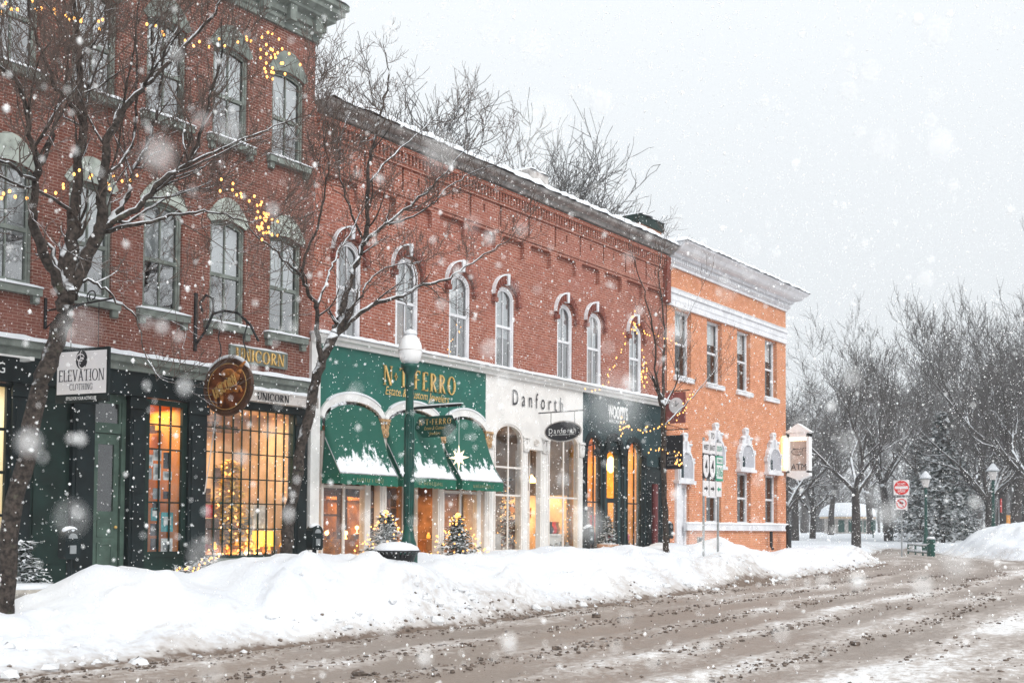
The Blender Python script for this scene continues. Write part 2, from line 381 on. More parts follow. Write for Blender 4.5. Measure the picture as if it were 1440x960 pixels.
# value noise on arrays
def vnoise(x, y, seed):
    rs = np.random.RandomState(seed); T = rs.rand(256, 256)
    xi, yi = np.floor(x).astype(int), np.floor(y).astype(int); fx, fy = x-xi, y-yi
    fx = fx*fx*(3-2*fx); fy = fy*fy*(3-2*fy)
    g = lambda a, b: T[a % 256, b % 256]
    return (g(xi, yi)*(1-fx)+g(xi+1, yi)*fx)*(1-fy)+(g(xi, yi+1)*(1-fx)+g(xi+1, yi+1)*fx)*fy-.5
def fbm(x, y, sc, seed, oc=4):
    r_ = 0; a = 1
    for i in range(oc): r_ = r_+a*vnoise(x*sc, y*sc, seed+i); sc *= 2.03; a *= .5
    return r_
def sstep(a, b, x): t = np.clip((x-a)/(b-a), 0, 1); return t*t*(3-2*t)

def scribble(w_, h, seed):
    # print too faded to read: short upright strokes with bars
    r2 = random.Random(seed); o = []; x = -w_/2
    while x < w_/2:
        k = h*r2.uniform(.7, 1)
        o.append([(x, -h/2), (x+h*.13, -h/2), (x+h*.13, -h/2+k), (x, -h/2+k)])
        if r2.random() < .8: y = -h/2+r2.choice((0, .42, .82))*k; o.append([(x, y), (x+h*.5, y), (x+h*.5, y+h*.12), (x, y+h*.12)])
        x += h*r2.uniform(.55, .8)+(h*.5 if r2.random() < .12 else 0)
    return o
# ------------------------------------------------------------------ ground, snow bank, road
def zroad(X): return np.where(X < 10, 0, np.where(X < 38, .0135*(X-10), .378+.0012*(np.minimum(X, 160)-38)))
zr1 = lambda x: float(zroad(np.array(float(x))))
ROAD = np.array([(-60,-9),(-60,11.3),(5,11.25),(9,11.75),(12,11.55),(15,11.4),(18,11.75),(22,12.0),(26,12.35),(29,12.45),(33,12.75),(37,13.0),(40,13.35),(43,13.9),(44.8,14.6),(46.2,15.7),(49.5,17.0),(57,19.2),(66,21.8),(76,24.6),(77,23.6),(66,19.2),(60,16.6),(56,15),(53,12.7),(51,11),(49.5,5),(48,-9)], float)
def sdist(X, Y):
    d = np.full(X.shape, 1e9); ins = np.zeros(X.shape, bool); n = len(ROAD)
    for i in range(n):
        ax, ay = ROAD[i]; bx, by = ROAD[(i+1) % n]; ex, ey = bx-ax, by-ay
        t = np.clip(((X-ax)*ex+(Y-ay)*ey)/(ex*ex+ey*ey), 0, 1)
        d = np.minimum(d, np.hypot(X-ax-t*ex, Y-ay-t*ey))
        if ay != by: ins ^= ((ay > Y) != (by > Y)) & (X < (bx-ax)*(Y-ay)/(by-ay)+ax)
    return np.where(ins, -d, d)
CX = [-5, 4, 8.07, 8.67, 9.43, 9.88, 10.62, 11.07, 11.54, 12.17, 13.0, 13.81, 15.05, 17.48, 18.88, 20.43, 22.77, 24.78, 27.04, 28.2, 29.16, 30, 31.03, 32.82, 34.49, 37.24, 39.99, 42.66, 46, 60, 400]
CZ = [.6, .52, .56, .76, 1.03, 1.06, .94, .89, 1.09, 1.19, 1.15, 1.13, 1.07, 1.09, 1.2, 1.25, 1.2, 1.22, 1.2, 1.27, 1.36, 1.25, 1.08, .92, 1.04, 1.02, .95, .86, .82, .85, .9]
PILES = [(60.5, 12.2, 1.15, 4.2, 2.3), (56.5, 9.2, 1.1, 1.9, 1.7), (62.5, 15.2, .55, 3, 1.6), (47.3, 19.5, .12, 1.5, 1.2), (64, 9, 1.0, 6, 4)]
MOUNDS = [(14.35, 12.6, .36, .8, .5), (27.4, 13.05, .42, 1.3, .55), (8.2, 13.9, -.10, .8, .8), (41.5, 14.9, .12, 1.2, .6)]
def ground(X, Y):
    z = zroad(X); d = sdist(X, Y)
    near = sstep(48, 44.5, X)*sstep(30, 22, Y)
    c = np.interp(X*14.2/np.maximum(14.2, np.minimum(Y, 16.5)), CX, CZ)
    wb = np.where(X < 30, 2.6, 2.6-1.1*sstep(30, 42, X))
    Yc = np.clip(Y-d+wb, 14.2, 16.5)
    c = 1.65-(1.65-c)*Yc/14.2
    t = np.clip(d/wb, 0, 1)
    prof = np.where(d < wb, np.sin(t*math.pi/2)**1.15, 1)
    back = sstep(wb+.1, wb+1.7, d)
    hb = (c-z)*prof*(1-back)+(.33*sstep(0, 1, d))*back
    hf = .42*sstep(0, 1.4, d)+.35*sstep(2, 40, d)
    for px, py, ph, sx, sy in PILES:
        hf = hf+ph*(1+.5*fbm(X, Y, .8, 70+int(px), 4))*np.exp(-((X-px)/sx)**2-((Y-py)/sy)**2)*sstep(.0, 1.6, d)
    h = hb*near+hf*(1-near)
    n = fbm(X, Y, .55, 3, 3)*.13+fbm(X, Y, 1.9, 9, 4)*.13
    edge = np.exp(-((d-.35)/.55)**2)
    n = n+edge*(fbm(X, Y, 4, 15, 4)*.16)
    lump = np.maximum(0, fbm(X, Y, 1.5, 29, 3)-.12)*sstep(.2, .8, d)*sstep(wb*.95, wb*.5, d)*.55
    for px, py, ph, sx, sy in MOUNDS: h = h+ph*np.exp(-((X-px)/sx)**2-((Y-py)/sy)**2)
    return z-.10*sstep(.06, -.35, d)+(h+(n+lump*near)*sstep(0, .9, d)*np.where(d > wb+1.5, .6, 1)), d
def axis(segs):
    o = []
    for a, b, s in segs: o += list(np.arange(a, b, s))
    return np.array(o+[segs[-1][1]])
def sheet(name, xs, ys, fn, m, attrs, keep=None):
    X, Y = np.meshgrid(xs, ys); Z, at = fn(X, Y)
    nx, ny = len(xs), len(ys)
    v = np.stack([X, Y, Z], -1).reshape(-1, 3)
    i = np.arange(nx*ny).reshape(ny, nx)
    f = np.stack([i[:-1, :-1], i[:-1, 1:], i[1:, 1:], i[1:, :-1]], -1).reshape(-1, 4)
    if keep is not None:
        k = keep(X, Y).reshape(-1); f = f[k[f].all(1)]
    u = np.unique(f); mp = np.zeros(len(v), int); mp[u] = np.arange(len(u)); v = v[u]; f = mp[f]
    me = bpy.data.meshes.new(name); me.vertices.add(len(v)); me.vertices.foreach_set('co', v.ravel().astype(np.float32))
    me.loops.add(f.size); me.loops.foreach_set('vertex_index', f.ravel().astype(np.int32))
    me.polygons.add(len(f)); me.polygons.foreach_set('loop_start', np.arange(0, f.size, 4, dtype=np.int32))
    me.update(); me.polygons.foreach_set('use_smooth', np.ones(len(f), bool))
    for k, a in at.items():
        q = me.attributes.new(k, 'FLOAT', 'POINT'); q.data.foreach_set('value', a.reshape(-1)[u].astype(np.float32))
    me.materials.append(m); o = bpy.data.objects.new(name, me); COL.objects.link(o); o['kind'] = 'structure'; return o
def snow_ground_mat():
    m, t, b = newmat('snow_ground'); a = N(t, 'ShaderNodeAttribute', attribute_name='dirt')
    f = mth(t, 'ADD', a.outputs['Fac'], mth(t, 'MULTIPLY', mth(t, 'SUBTRACT', noi(t, 7, 6), .5), 1.1))
    c = mixc(t, rng(t, noi(t, .7, 4), .3, .7), (.685, .715, .765), (.755, .775, .80))
    c = mixc(t, mth(t, 'MULTIPLY', rng(t, f, .35, .95), .8), c, (.45, .41, .38))
    c = mixc(t, rng(t, f, .85, 1.25), c, (.17, .13, .105))
    L(t, c, b.inputs['Base Color']); b.inputs['Roughness'].default_value = .8; b.inputs['Specular IOR Level'].default_value = .15
    bump(t, b, mth(t, 'ADD', noi(t, 14, 6), mth(t, 'MULTIPLY', noi(t, 70, 3), .3)), .03, .55)
    return m
def gfn(X, Y):
    Z, d = ground(X, Y)
    dirt = 1.35*np.exp(-np.maximum(d, 0)/.42)+.30*np.exp(-((d-.9)/.8)**2)*(.6+2.2*fbm(X, Y, .9, 91, 3))
    return Z, {'dirt': dirt}
sheet('snow_ground', axis([(-700, -40, 60), (-40, 2, 2), (2, 47, .11), (47, 75, .3), (75, 140, 2), (140, 700, 28)]),
      axis([(-500, -12, 40), (-12, 9, 1.5), (9, 18, .10), (18, 32, .35), (32, 80, 2), (80, 700, 31)]), gfn, snow_ground_mat(), 0)
def road_mat():
    m, t, b = newmat('slush_road')
    a = N(t, 'ShaderNodeAttribute', attribute_name='snowy'); al = N(t, 'ShaderNodeAttribute', attribute_name='along'); ac = N(t, 'ShaderNodeAttribute', attribute_name='across')
    cb = N(t, 'ShaderNodeCombineXYZ'); L(t, mth(t, 'MULTIPLY', al.outputs['Fac'], .33), cb.inputs[0]); L(t, ac.outputs['Fac'], cb.inputs[1])
    st = noi(t, 2.2, 8, cb.outputs[0], .7); fine = noi(t, 9, 6, None, .65); fl = noi(t, 38, 4)
    f = mth(t, 'ADD', a.outputs['Fac'], mth(t, 'ADD', mth(t, 'MULTIPLY', mth(t, 'SUBTRACT', st, .5), 1.5), mth(t, 'MULTIPLY', mth(t, 'SUBTRACT', fine, .5), 1.9)))
    c = mixc(t, rng(t, f, .05, .5), (.26, .212, .18), (.45, .405, .375))
    c = mixc(t, rng(t, f, .45, .95), c, (.76, .755, .755))
    c = mixc(t, mth(t, 'MULTIPLY', rng(t, fl, .56, .70), .55), c, (.17, .13, .10))
    L(t, c, b.inputs['Base Color'])
    L(t, rng(t, f, .0, .5, .42, .75), b.inputs['Roughness']); b.inputs['Specular IOR Level'].default_value = .35
    bump(t, b, mth(t, 'ADD', mth(t, 'MULTIPLY', fine, 1.0), mth(t, 'MULTIPLY', fl, .5)), .035, .7)
    return m
def vside(X, Y):
    e = np.interp(X, [-60, 5, 20, 33, 40, 44, 50, 60], [11.3, 11.4, 11.8, 12.6, 13.3, 14.2, 16.5, 21])
    return e-Y
def rfn(X, Y):
    d = sdist(X, Y); v = vside(X, Y)
    v = v+.25*np.sin(X*.11)+.12*np.sin(X*.31+1)+.5*fbm(X, Y, .22, 33, 3)
    tr = np.zeros_like(X); snowy = np.zeros_like(X)
    for c, ww, dep in ((.95, .34, 1), (2.35, .42, 1.0), (3.75, .38, .9), (5.3, .45, .85), (6.75, .36, .7), (9.3, .5, .6), (10.9, .5, .6)):
        g = np.exp(-((v-c)/ww)**2); tr = tr+g*dep
    for c, ww, a in ((1.6, .35, .22), (3.05, .3, .3), (4.5, .4, .5), (6.05, .45, .45), (7.9, .8, .85), (10.1, .4, .5), (12, 1, .6), (.3, .25, .1)):
        snowy = snowy+a*np.exp(-((v-c)/ww)**2)*(.65+.9*fbm(X*.22, Y, .9, 44, 3))
    far = sstep(38, 60, X)
    snowy = 1.2*snowy*(1-.3*far)-.16*np.minimum(tr, 1)+.45*fbm(X*.5, Y, .8, 77, 4)+.15*far+.16
    ch = fbm(X*.6, Y, 3.1, 51, 4); ck = np.maximum(0, fbm(X*.8, Y, 5.5, 61, 3)-.08)
    z = zroad(X)+.006-.022*np.minimum(tr, 1)+.02*ch+(.05*ck+.012*snowy)*(1-.75*np.minimum(tr, 1))
    return z-.12*sstep(-.05, .45, d), {'snowy': snowy, 'along': X, 'across': v}
sheet('road', axis([(-40, 2, 1), (2, 36, .09), (36, 64, .25), (64, 146, 1)]), axis([(-9, 1, .5), (1, 14.5, .07), (14.5, 22, .2), (22, 64, 1)]), rfn, road_mat(), 0,
      keep=lambda X, Y: sdist(X, Y) < .42)
def gz(x, y):
    z, d = ground(np.array([[float(x)]]), np.array([[float(y)]])); return float(z[0, 0])
# lumps of brown slush thrown up by the tyres
def clumps():
    mb = MB(); r2 = random.Random(5); np_ = lambda v: np.array(v)
    M['slush'] = mat('brown_slush', (.165, .128, .105), .9, .6, 14, bmp=.02, snow=(.9, 1.25, 9, .9))
    def one(x, y, s):
        n, m_ = (6, 4) if s > .012 else (5, 3); k = len(mb.v)
        d = float(sdist(np_([x]), np_([y]))[0])
        z = (gz(x, y) if d > .02 else zr1(x)+.008)+s*.2
        mb.ball((x, y, z), s, n, m_, (r2.uniform(.8, 1.6), r2.uniform(.8, 1.6), r2.uniform(.55, .9)))
        for j in range(k, len(mb.v)):
            p = mb.v[j]; q = r2.uniform(.7, 1.3); mb.v[j] = (x+(p[0]-x)*q, y+(p[1]-y)*q, z+(p[2]-z)*q)
    ridge = (.05, .15, .3, 1.6, 1.65, 3.05, 3.1, 4.4, 4.6, 6.0, 6.1, 7.3, 8.3)
    for c in range(640):
        x = 4+34*r2.random()**1.6; v = r2.choice(ridge)+r2.gauss(0, .12)
        for i in range(r2.randint(4, 34)):
            xx = x+r2.gauss(0, .55); vv = v+r2.gauss(0, .11); s = .005+.024*r2.random()**4
            one(xx, float(vside(np_(xx), np_(0.)))-vv, s)
    for i in range(900):
        x = 4+38*r2.random()**1.4; one(x, float(vside(np_(x), np_(0.)))-r2.uniform(-.1, 9), .004+.014*r2.random()**4)
    for i in range(700):        # thrown on to the foot of the bank
        x = 5+36*r2.random()**1.2; one(x, float(vside(np_(x), np_(0.)))+abs(r2.gauss(0, .28)), .006+.03*r2.random()**5)
    for x, v in ((12.6, 3.1), (15.5, 6.2), (22.0, 5.2), (9.3, 2.6), (11.2, 7.6), (17.0, 1.1), (26, 3)): one(x, float(vside(np_(x), np_(0.)))-v, r2.uniform(.045, .07))
    o = mb.build('slush_clumps', 'slush', smooth=False); tag(o, 'brown clumps of slush strewn over the ploughed road', 'slush', kind='stuff')
clumps()
# broken chunks of snow left by the plough along the foot of the banks
def chunks():
    mb = MB(); r2 = random.Random(15)
    for i in range(280):
        x = 4.5+39*r2.random()**1.25; d = abs(r2.gauss(.25, .45)); y = float(vside(np.array(x), np.array(0.)))+d; s = (.018+.065*r2.random()**3)*(1.25-.5*min(1, d))
        k = len(mb.v); z = gz(x, y)+s*.1; mb.ball((x, y, z), s, 6, 4, (r2.uniform(.8, 1.5), r2.uniform(.8, 1.5), r2.uniform(.6, 1)))
        for j in range(k, len(mb.v)):
            p = mb.v[j]; q = r2.uniform(.65, 1.3); mb.v[j] = (x+(p[0]-x)*q, y+(p[1]-y)*q, z+(p[2]-z)*q)
    o = mb.build('snow_chunks', mat('ploughed_snow', (.72, .735, .755), .85, .06, 6, bmp=.01, dirt=((.45, .41, .38), 5, .62))); tag(o, 'broken lumps of snow thrown along the foot of the bank', 'snow', kind='stuff')
chunks()
# the snowy air
hz = MB().box(-760, 760, -560, 760, -2.2, 34).build('haze', newmat('haze_air')[0]); hz['kind'] = 'stuff'; tag(hz, 'pale snowy air over the whole street', 'haze')
hm = hz.data.materials[0]; ht = hm.node_tree; ht.nodes.remove(ht.nodes['Principled BSDF'])
pv = N(ht, 'ShaderNodeVolumePrincipled'); pv.inputs['Density'].default_value = .0007; pv.inputs['Color'].default_value = (.93, .95, .97, 1)
L(ht, pv.outputs[0], ht.nodes['Material Output'].inputs['Volume'])
# ------------------------------------------------------------------ windows
YF = 17.5
def snowcap(mb, x0, x1, y0, y1, z, h=.06, seed=0):
    # a soft roll of snow lying on a ledge
    n = max(4, int((x1-x0)/.18)); r2 = random.Random(seed+int(x0*31)); sec = 7; v = []
    for i in range(n+1):
        x = x0+(x1-x0)*i/n; hh = h*(.8+.45*r2.random())*(.55 if i in (0, n) else 1); yo = (y1-y0)*.06*r2.random()
        for j in range(sec):
            t = math.pi*j/(sec-1); c = math.cos(t)
            v.append((x, (y0+y1)/2-(y1-y0)/2*(abs(c)**.6*(1 if c > 0 else -1))-yo*(c > 0), z+hh*math.sin(t)**.6 if 0 < j < sec-1 else z))
    f = [(i*sec+j, i*sec+j+1, (i+1)*sec+j+1, (i+1)*sec+j) for i in range(n) for j in range(sec-1)]
    f += [tuple(range(sec)), tuple(range(n*sec+sec-1, n*sec-1, -1))]
    mb.add(v, f)
def window(bld, op, y, frame_m, glass_m, fw=.06, dep=.10, rail=.5, muntin=True, blind=None, curtain='blind', name='window', fdep=.09, room=True):
    """op: outline of the opening, y: plane the frame starts at; built as frame > pane, blind, room"""
    x0, x1 = op[0][0], op[-1][0]; z0 = op[0][1]; z1 = max(p[1] for p in op); xm = (x0+x1)/2
    mb = MB(); inn = offs(op, fw); mb.ring(op, inn, y, y+fdep, closed=True)
    zr = z0+(z1-z0)*rail
    mb.box(x0+fw*.8, x1-fw*.8, y+fdep*.25, y+fdep*.9, zr-.035, zr+.035)
    # sash stiles: upper sash in front, lower behind
    up = offs(op, fw+.003); lo = [(x0+fw, z0+fw), (x0+fw, zr), (x1-fw, zr), (x1-fw, z0+fw)]
    mb.ring(lo, offs(lo, .04), y+fdep*.5, y+fdep*.95, closed=True)
    mb.ring(up, offs(up, .035), y+fdep*.2, y+fdep*.6, closed=True)
    if muntin: mb.box(xm-.014, xm+.014, y+fdep*.45, y+fdep*.8, z0+fw, z1-fw-.01)
    w_ = mb.build(name, frame_m, bld)
    MB().poly([(x, y+fdep*.72, z) for x, z in inn]).build('pane', glass_m, w_)
    if blind:
        zb = z1-(z1-z0)*blind; c = [(x, z) for x, z in inn if z > zb]
        c = [(x0+fw, zb)]+c+[(x1-fw, zb)]
        MB().prism(c, y+fdep+.05, y+fdep+.06).build('blind', curtain, w_)
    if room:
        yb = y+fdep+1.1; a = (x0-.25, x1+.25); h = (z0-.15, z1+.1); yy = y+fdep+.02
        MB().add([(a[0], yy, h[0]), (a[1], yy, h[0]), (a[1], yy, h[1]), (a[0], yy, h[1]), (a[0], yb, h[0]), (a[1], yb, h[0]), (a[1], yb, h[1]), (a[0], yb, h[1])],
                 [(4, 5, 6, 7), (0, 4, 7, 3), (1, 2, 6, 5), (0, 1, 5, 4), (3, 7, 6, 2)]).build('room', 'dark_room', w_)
    return w_
def grid_glazing(bld, name, x0, x1, z0, z1, y, cols, rows, frame_m, fw=.07, bar=.018, outline=None, glass_m='glass_shop', vbars=None):
    op = outline or rect(x0, x1, z0, z1)
    mb = MB(); inn = offs(op, fw); mb.ring(op, inn, y, y+.07, closed=True)
    xs = vbars if vbars is not None else [x0+fw+(x1-x0-2*fw)*i/cols for i in range(1, cols)]
    for x in xs:
        zt = max([p[1] for p in inn]) if outline is None else np.interp(x, [p[0] for p in inn[1:-1]], [p[1] for p in inn[1:-1]])
        mb.box(x-bar, x+bar, y+.02, y+.05, z0+fw*.8, zt+.01)
    for z in rows: mb.box(x0+fw*.8, x1-fw*.8, y+.025, y+.055, z-bar, z+bar)
    w_ = mb.build(name, frame_m, bld)
    MB().poly([(x, y+.055, z) for x, z in inn]).build('pane', glass_m, w_)
    return w_
def room(bld, x0, x1, z0, z1, y0, y1, m):
    return MB().add([(x0,y0,z0),(x1,y0,z0),(x1,y1,z0),(x0,y1,z0),(x0,y0,z1),(x1,y0,z1),(x1,y1,z1),(x0,y1,z1)],
                    [(0,1,2,3),(4,7,6,5),(3,2,6,7),(0,3,7,4),(1,5,6,2)]).build('shop_interior', m, bld)

# ------------------------------------------------------------------ three-storey dark brick building (left)
A = empty('brick_building', (9, YF, 0), 'three storey dark red brick building with grey green stone sills and a black green shopfront', 'building')
op2 = []; op3 = []
for k in range(6):
    x = 8.02+1.5*k if k < 5 else 15.52
    op2.append(arch(x, x+.85, 5.60, 7.50, 7.60, 10, True)); op3.append(arch(x, x+.87, 9.20, 10.92, 11.02, 10, True))
wall('wall', 'brick_dark', A, 2, 16.7, 4.6, 11.95, YF, op2+op3, .2, side=[(16.7, 32)])
MB().box(2, 16.7, YF+.3, 32, 12.6, 12.66).build('roof', 'snow', A)
bl = [.62, .56, .6, .55, .66, .58, .54, .68, .52, .6, .56, .6]
for row, ops in enumerate((op2, op3)):
    for k, op in enumerate(ops):
        x0, x1, z0 = op[0][0], op[-1][0], op[0][1]; zs = op[1][1]; zc = max(p[1] for p in op)
        w_ = window(A, op, YF+.05, 'stone', 'glass_up', .045, rail=.46, blind=bl[(k*5+row*3) % 12])
        mb = MB(); mb.box(x0-.13, x1+.13, YF-.13, YF+.02, z0-.17, z0-.045); mb.box(x0-.1, x0+.02, YF-.09, YF+.02, z0-.30, z0-.17); mb.box(x1-.02, x1+.1, YF-.09, YF+.02, z0-.30, z0-.17)
        s_ = mb.build('sill', 'stone', w_)
        mb = MB(); snowcap(mb, x0-.14, x1+.14, YF-.145, YF+.03, z0-.045, .055, k); mb.build('snow_cap', 'snow', w_, True)
        o1 = arch(x0-.0, x1+.0, zs, zs+.001, zc, 12, True)[1:-1]; o2 = arch(x0-.10, x1+.10, zs, zs+.08, zc+.45, 12, True)[1:-1]
        MB().ring(o2, o1, YF-.025, YF+.04).build('lintel', 'lintel' if row == 0 else 'stone', w_)
prof = [(0, 11.9), (.06, 11.9), (.06, 12.0), (.10, 12.03), (.10, 12.12), (.16, 12.14), (.16, 12.3), (.30, 12.36), (.30, 12.42), (.44, 12.50), (.44, 12.60), (.50, 12.63), (.50, 12.75), (0, 12.75)]
c_ = MB().sweep(prof, 2, 16.7, YF, 6, 0, 1).build('cornice', 'stone', A)
for k in range(15):
    x = 16.55-k*.72; MB().box(x-.09, x+.09, YF-.27, YF-.05, 12.02, 12.34).build('cornice_bracket', 'stone', A)
mb = MB(); snowcap(mb, 2, 17.2, YF-.5, YF+.4, 12.75, .05); mb.build('snow_cap', 'snow', A, True)
# shopfront cornice and fascia
MB().sweep([(0, 4.40), (.12, 4.40), (.14, 4.50), (.22, 4.53), (.24, 4.64), (0, 4.64)], 2, 16.63, YF).build('shopfront_cornice', 'stone', A)
mb = MB(); snowcap(mb, 2, 16.63, YF-.27, YF+.02, 4.64, .085, 4); mb.build('snow_cap', 'snow', A, True)
MB().box(2, 16.63, YF-.06, YF+.14, 3.97, 4.40).build('fascia', 'darkpaint', A)
def pier(x0, x1, p, m, z0=-.3, z1=3.98):
    mb = MB(); mb.box(x0, x1, YF-p, YF+.2, z0, z1); mb.box(x0-.03, x1+.03, YF-p-.04, YF-p, 3.75, 3.9); mb.box(x0-.03, x1+.03, YF-p-.04, YF-p, z0, .75)
    mb.box(x0+.06, x1-.06, YF-p-.015, YF-p, .95, 3.6); return mb.build('pier', m, A)
for x0, x1, p in ((10.08, 10.42, .02), (11.16, 11.58, .05), (12.30, 12.63, .03), (13.55, 13.96, .07), (16.27, 16.60, .03)): pier(x0, x1, p, 'darkpaint')
mb = MB(); mb.box(10.42, 11.16, YF+.05, YF+.2, -.3, 3.97); mb.box(10.5, 11.08, YF+.03, YF+.05, 1.0, 3.7); mb.build('green_panel', 'darkgreen', A)
mb = MB(); mb.box(11.58, 12.30, YF+.12, YF+.2, 3.85, 3.97); mb.box(11.58, 12.3, YF+.12, YF+.2, 3.28, 3.42); mb.box(11.58, 11.66, YF+.1, YF+.2, -.3, 3.9); mb.box(12.22, 12.30, YF+.1, YF+.2, -.3, 3.9); mb.build('door_frame', 'door', A)
mb = MB(); op = rect(11.68, 12.2, .45, 3.27); ho = rect(11.78, 12.1, 1.9, 3.08)
dw = MB(); dw.ring(op, ho, YF+.15, YF+.2, True)
for za, zb in ((1.45, 1.75), (.6, 1.35)): dw.ring(rect(11.78, 12.1, za, zb), rect(11.82, 12.06, za+.04, zb-.04), YF+.135, YF+.15, True)
d_ = dw.build('door', 'door', A)
MB().poly([(x, YF+.175, z) for x, z in ho]).build('pane', 'glass_bank', d_)
mb = MB(); mb.ball((12.14, YF+.12, 1.62), .03); mb.build('handle', 'gold', d_)
tw_ = MB(); tw_.ring(rect(11.66, 12.22, 3.42, 3.85), rect(11.7, 12.18, 3.46, 3.81), YF+.13, YF+.18, True); tw_ = tw_.build('transom', 'door', A)
MB().poly([(x, YF+.16, z) for x, z in rect(11.7, 12.18, 3.46, 3.81)]).build('pane', 'glass_bank', tw_)
M['orange_room'] = mat('orange_interior_wall', (.80, .36, .07), .8, .25, 1.5)
M['peach_room'] = mat('peach_interior_wall', (.78, .53, .32), .8, .35, 1.6)
M['cream_room'] = mat('cream_interior_wall', (.85, .75, .55), .8, .1, 1)
M['brown_room'] = mat('brown_interior_wall', (.17, .085, .045), .8, .6, 2.2)
M['taupe_room'] = mat('taupe_interior_wall', (.42, .33, .26), .8, .4, 1.2)
M['yellow_room'] = mat('yellow_interior_wall', (.80, .40, .09), .8, .4, 1.6)
M['hall'] = mat('dark_hall', (.05, .06, .06), .8)
room(A, 11.6, 12.28, -.2, 3.95, YF+.2, YF+2.5, 'hall')
room(A, 12.64, 13.54, .3, 3.95, YF+.15, YF+1.3, 'orange_room'); room(A, 13.97, 16.6, .3, 4.02, YF+.15, YF+2.2, 'peach_room'); room(A, 8.0, 10.07, .3, 3.95, YF+.15, YF+1.5, 'cream_room')
for q in ((12.63, 13.55, YF+.02, YF+.18, -.3, 1.1), (13.96, 16.27, YF+.0, YF+.18, -.3, 1.02), (8, 10.08, YF, YF+.18, -.3, .9)): MB().box(*q).build('stall_riser', 'darkgreen', A)
MB().box(13.96, 16.27, YF-.02, YF+.14, 4.0, 4.12).build('window_head', 'darkgreen', A)
mb = MB(); mb.box(13.96, 16.27, YF-.06, YF, .96, 1.03); mb.build('window_ledge', 'stone', A)
grid_glazing(A, 'door_window', 12.63, 13.55, 1.08, 3.95, YF-.0, 3, [3.5, 3.05, 2.08], 'darkgreen', .10, .014)
grid_glazing(A, 'display_window', 13.96, 16.27, 1.03, 4.0, YF-.0, 10, [3.55, 3.08, 2.58, 2.1, 1.6], 'darkgreen', .05, .011)
grid_glazing(A, 'corner_window', 8.0, 10.08, .9, 3.95, YF+.06, 3, [3.2, 2.5, 1.8], 'darkpaint', .06, .025)
light('shop_interior_light', (13.1, YF+.7, 3.85), 18, (.7, .7)); light('shop_interior_light', (15.1, YF+.8, 3.95), 60, (1.9, .9), (1, .76, .50)); light('shop_interior_light', (9, YF+.7, 3.9), 34, (1.4, .7), (1, .86, .62))
light('shop_interior_light', (15.1, YF+.3, 1.1), 20, (1.9, .2), (1, .62, .28), (R(180), 0, 0))  # unseen uplight added at the window floor to warm the display
# name board carved over the shop
def board(name, label, x0, x1, z0, z1, y, m, d=.05, snow=True):
    t = empty(name, ((x0+x1)/2, y, z0), label, 'sign')
    mb = MB(); mb.box(x0, x1, y-d, y, z0, z1); mb.ring(rect(x0, x1, z0, z1), rect(x0+.03, x1-.03, z0+.03, z1-.03), y-d-.015, y-d, True); mb.build('board', m, t)
    if snow:
        mb = MB(); snowcap(mb, x0, x1, y-d-.01, y, z1, .03); mb.build('snow_cap', 'snow', t, True)
    return t
t = board('shop_sign', 'grey green board with carved gold capitals, fixed to the brick above the shop', 14.50, 15.98, 4.86, 5.18, YF, 'stone')
capitals('lettering', 'UNICORN', .24, 1.24, MF(15.25, YF-.055, 5.02), 'gold', t, .16, depth=.03)
t = board('shop_sign', 'pale grey fascia board with dark capitals under a deep snow cap', 14.75, 16.66, 4.11, 4.33, YF-.06, 'greywhite', .2, False)
mb = MB(); snowcap(mb, 14.75, 16.66, YF-.27, YF-.06, 4.33, .075); mb.build('snow_cap', 'snow', t, True)
capitals('lettering', 'UNICORN', .14, .82, MF(15.42, YF-.276, 4.22), 'ink', t, .13)
t = empty('shop_sign', (9.9, YF-.07, 4.15), 'single white capital G lettered on the dark fascia at the far left', 'sign')
text('lettering', 'G', .17, MF(9.84, YF-.065, 4.18), 'textwhite', t, .13)
t = empty('sign_lamp', (10.1, YF-.1, 4.3), 'thin white strip lamp mounted under the grey green cornice', 'lamp')
MB().box(8.9, 10.2, YF-.35, YF-.31, 4.33, 4.36).build('strip', 'white', t); MB().box(10.16, 10.24, YF-.36, YF-.06, 4.31, 4.37).build('arm', 'white', t)
# ------------------------------------------------------------------ two-storey red brick block (middle)
B = empty('brick_building', (24, YF, 0), 'long two storey red brick block with arched white windows and three shopfronts', 'building')
W2 = [(17.40, 18.17), (19.30, 20.10), (21.23, 22.06), (23.10, 23.92), (25.93, 26.70), (27.46, 28.25), (29.84, 30.60)]
ops = [arch(a, b, 5.72, 7.55, 7.9, 14) for a, b in W2]
def rnd_panel(x0, x1, z0, z1, r=.1):
    o = []
    for cx, cz, a0 in ((x0+r, z1-r, 180), (x1-r, z1-r, 90), (x1-r, z0+r, 0), (x0+r, z0+r, -90)):
        for i in range(5): a = R(a0-90*i/4); o.append((cx+r*math.cos(a), cz+r*math.sin(a)))
    return o
holes = list(ops); x = 17.05
for k in range(12):
    xa = 16.98+1.262*k
    holes.append((rnd_panel(xa+.08, xa+1.05, 8.74, 9.22), .12))
    holes.append((rect(xa-.03, xa+.04, 9.42, 9.98) if k else rect(xa+.0, xa+.04, 9.42, 9.98), .14))
    holes.append((rect(xa+.53, xa+.60, 9.66, 9.86), .2))
wall('wall', 'brick_red', B, 16.7, 32.18, 5.5, 10.6, YF, holes, .2)
mb = MB()
mb.box(16.75, 32.15, YF-.05, YF+.0, 9.98, 10.06); mb.box(16.75, 32.15, YF-.12, YF, 10.28, 10.40); mb.box(16.75, 32.15, YF-.03, YF, 9.30, 9.36)
x = 16.78
while x < 32.1: mb.box(x, x+.06, YF-.09, YF, 10.06, 10.28); x += .125
mb.build('corbel_course', 'brick_red', B)
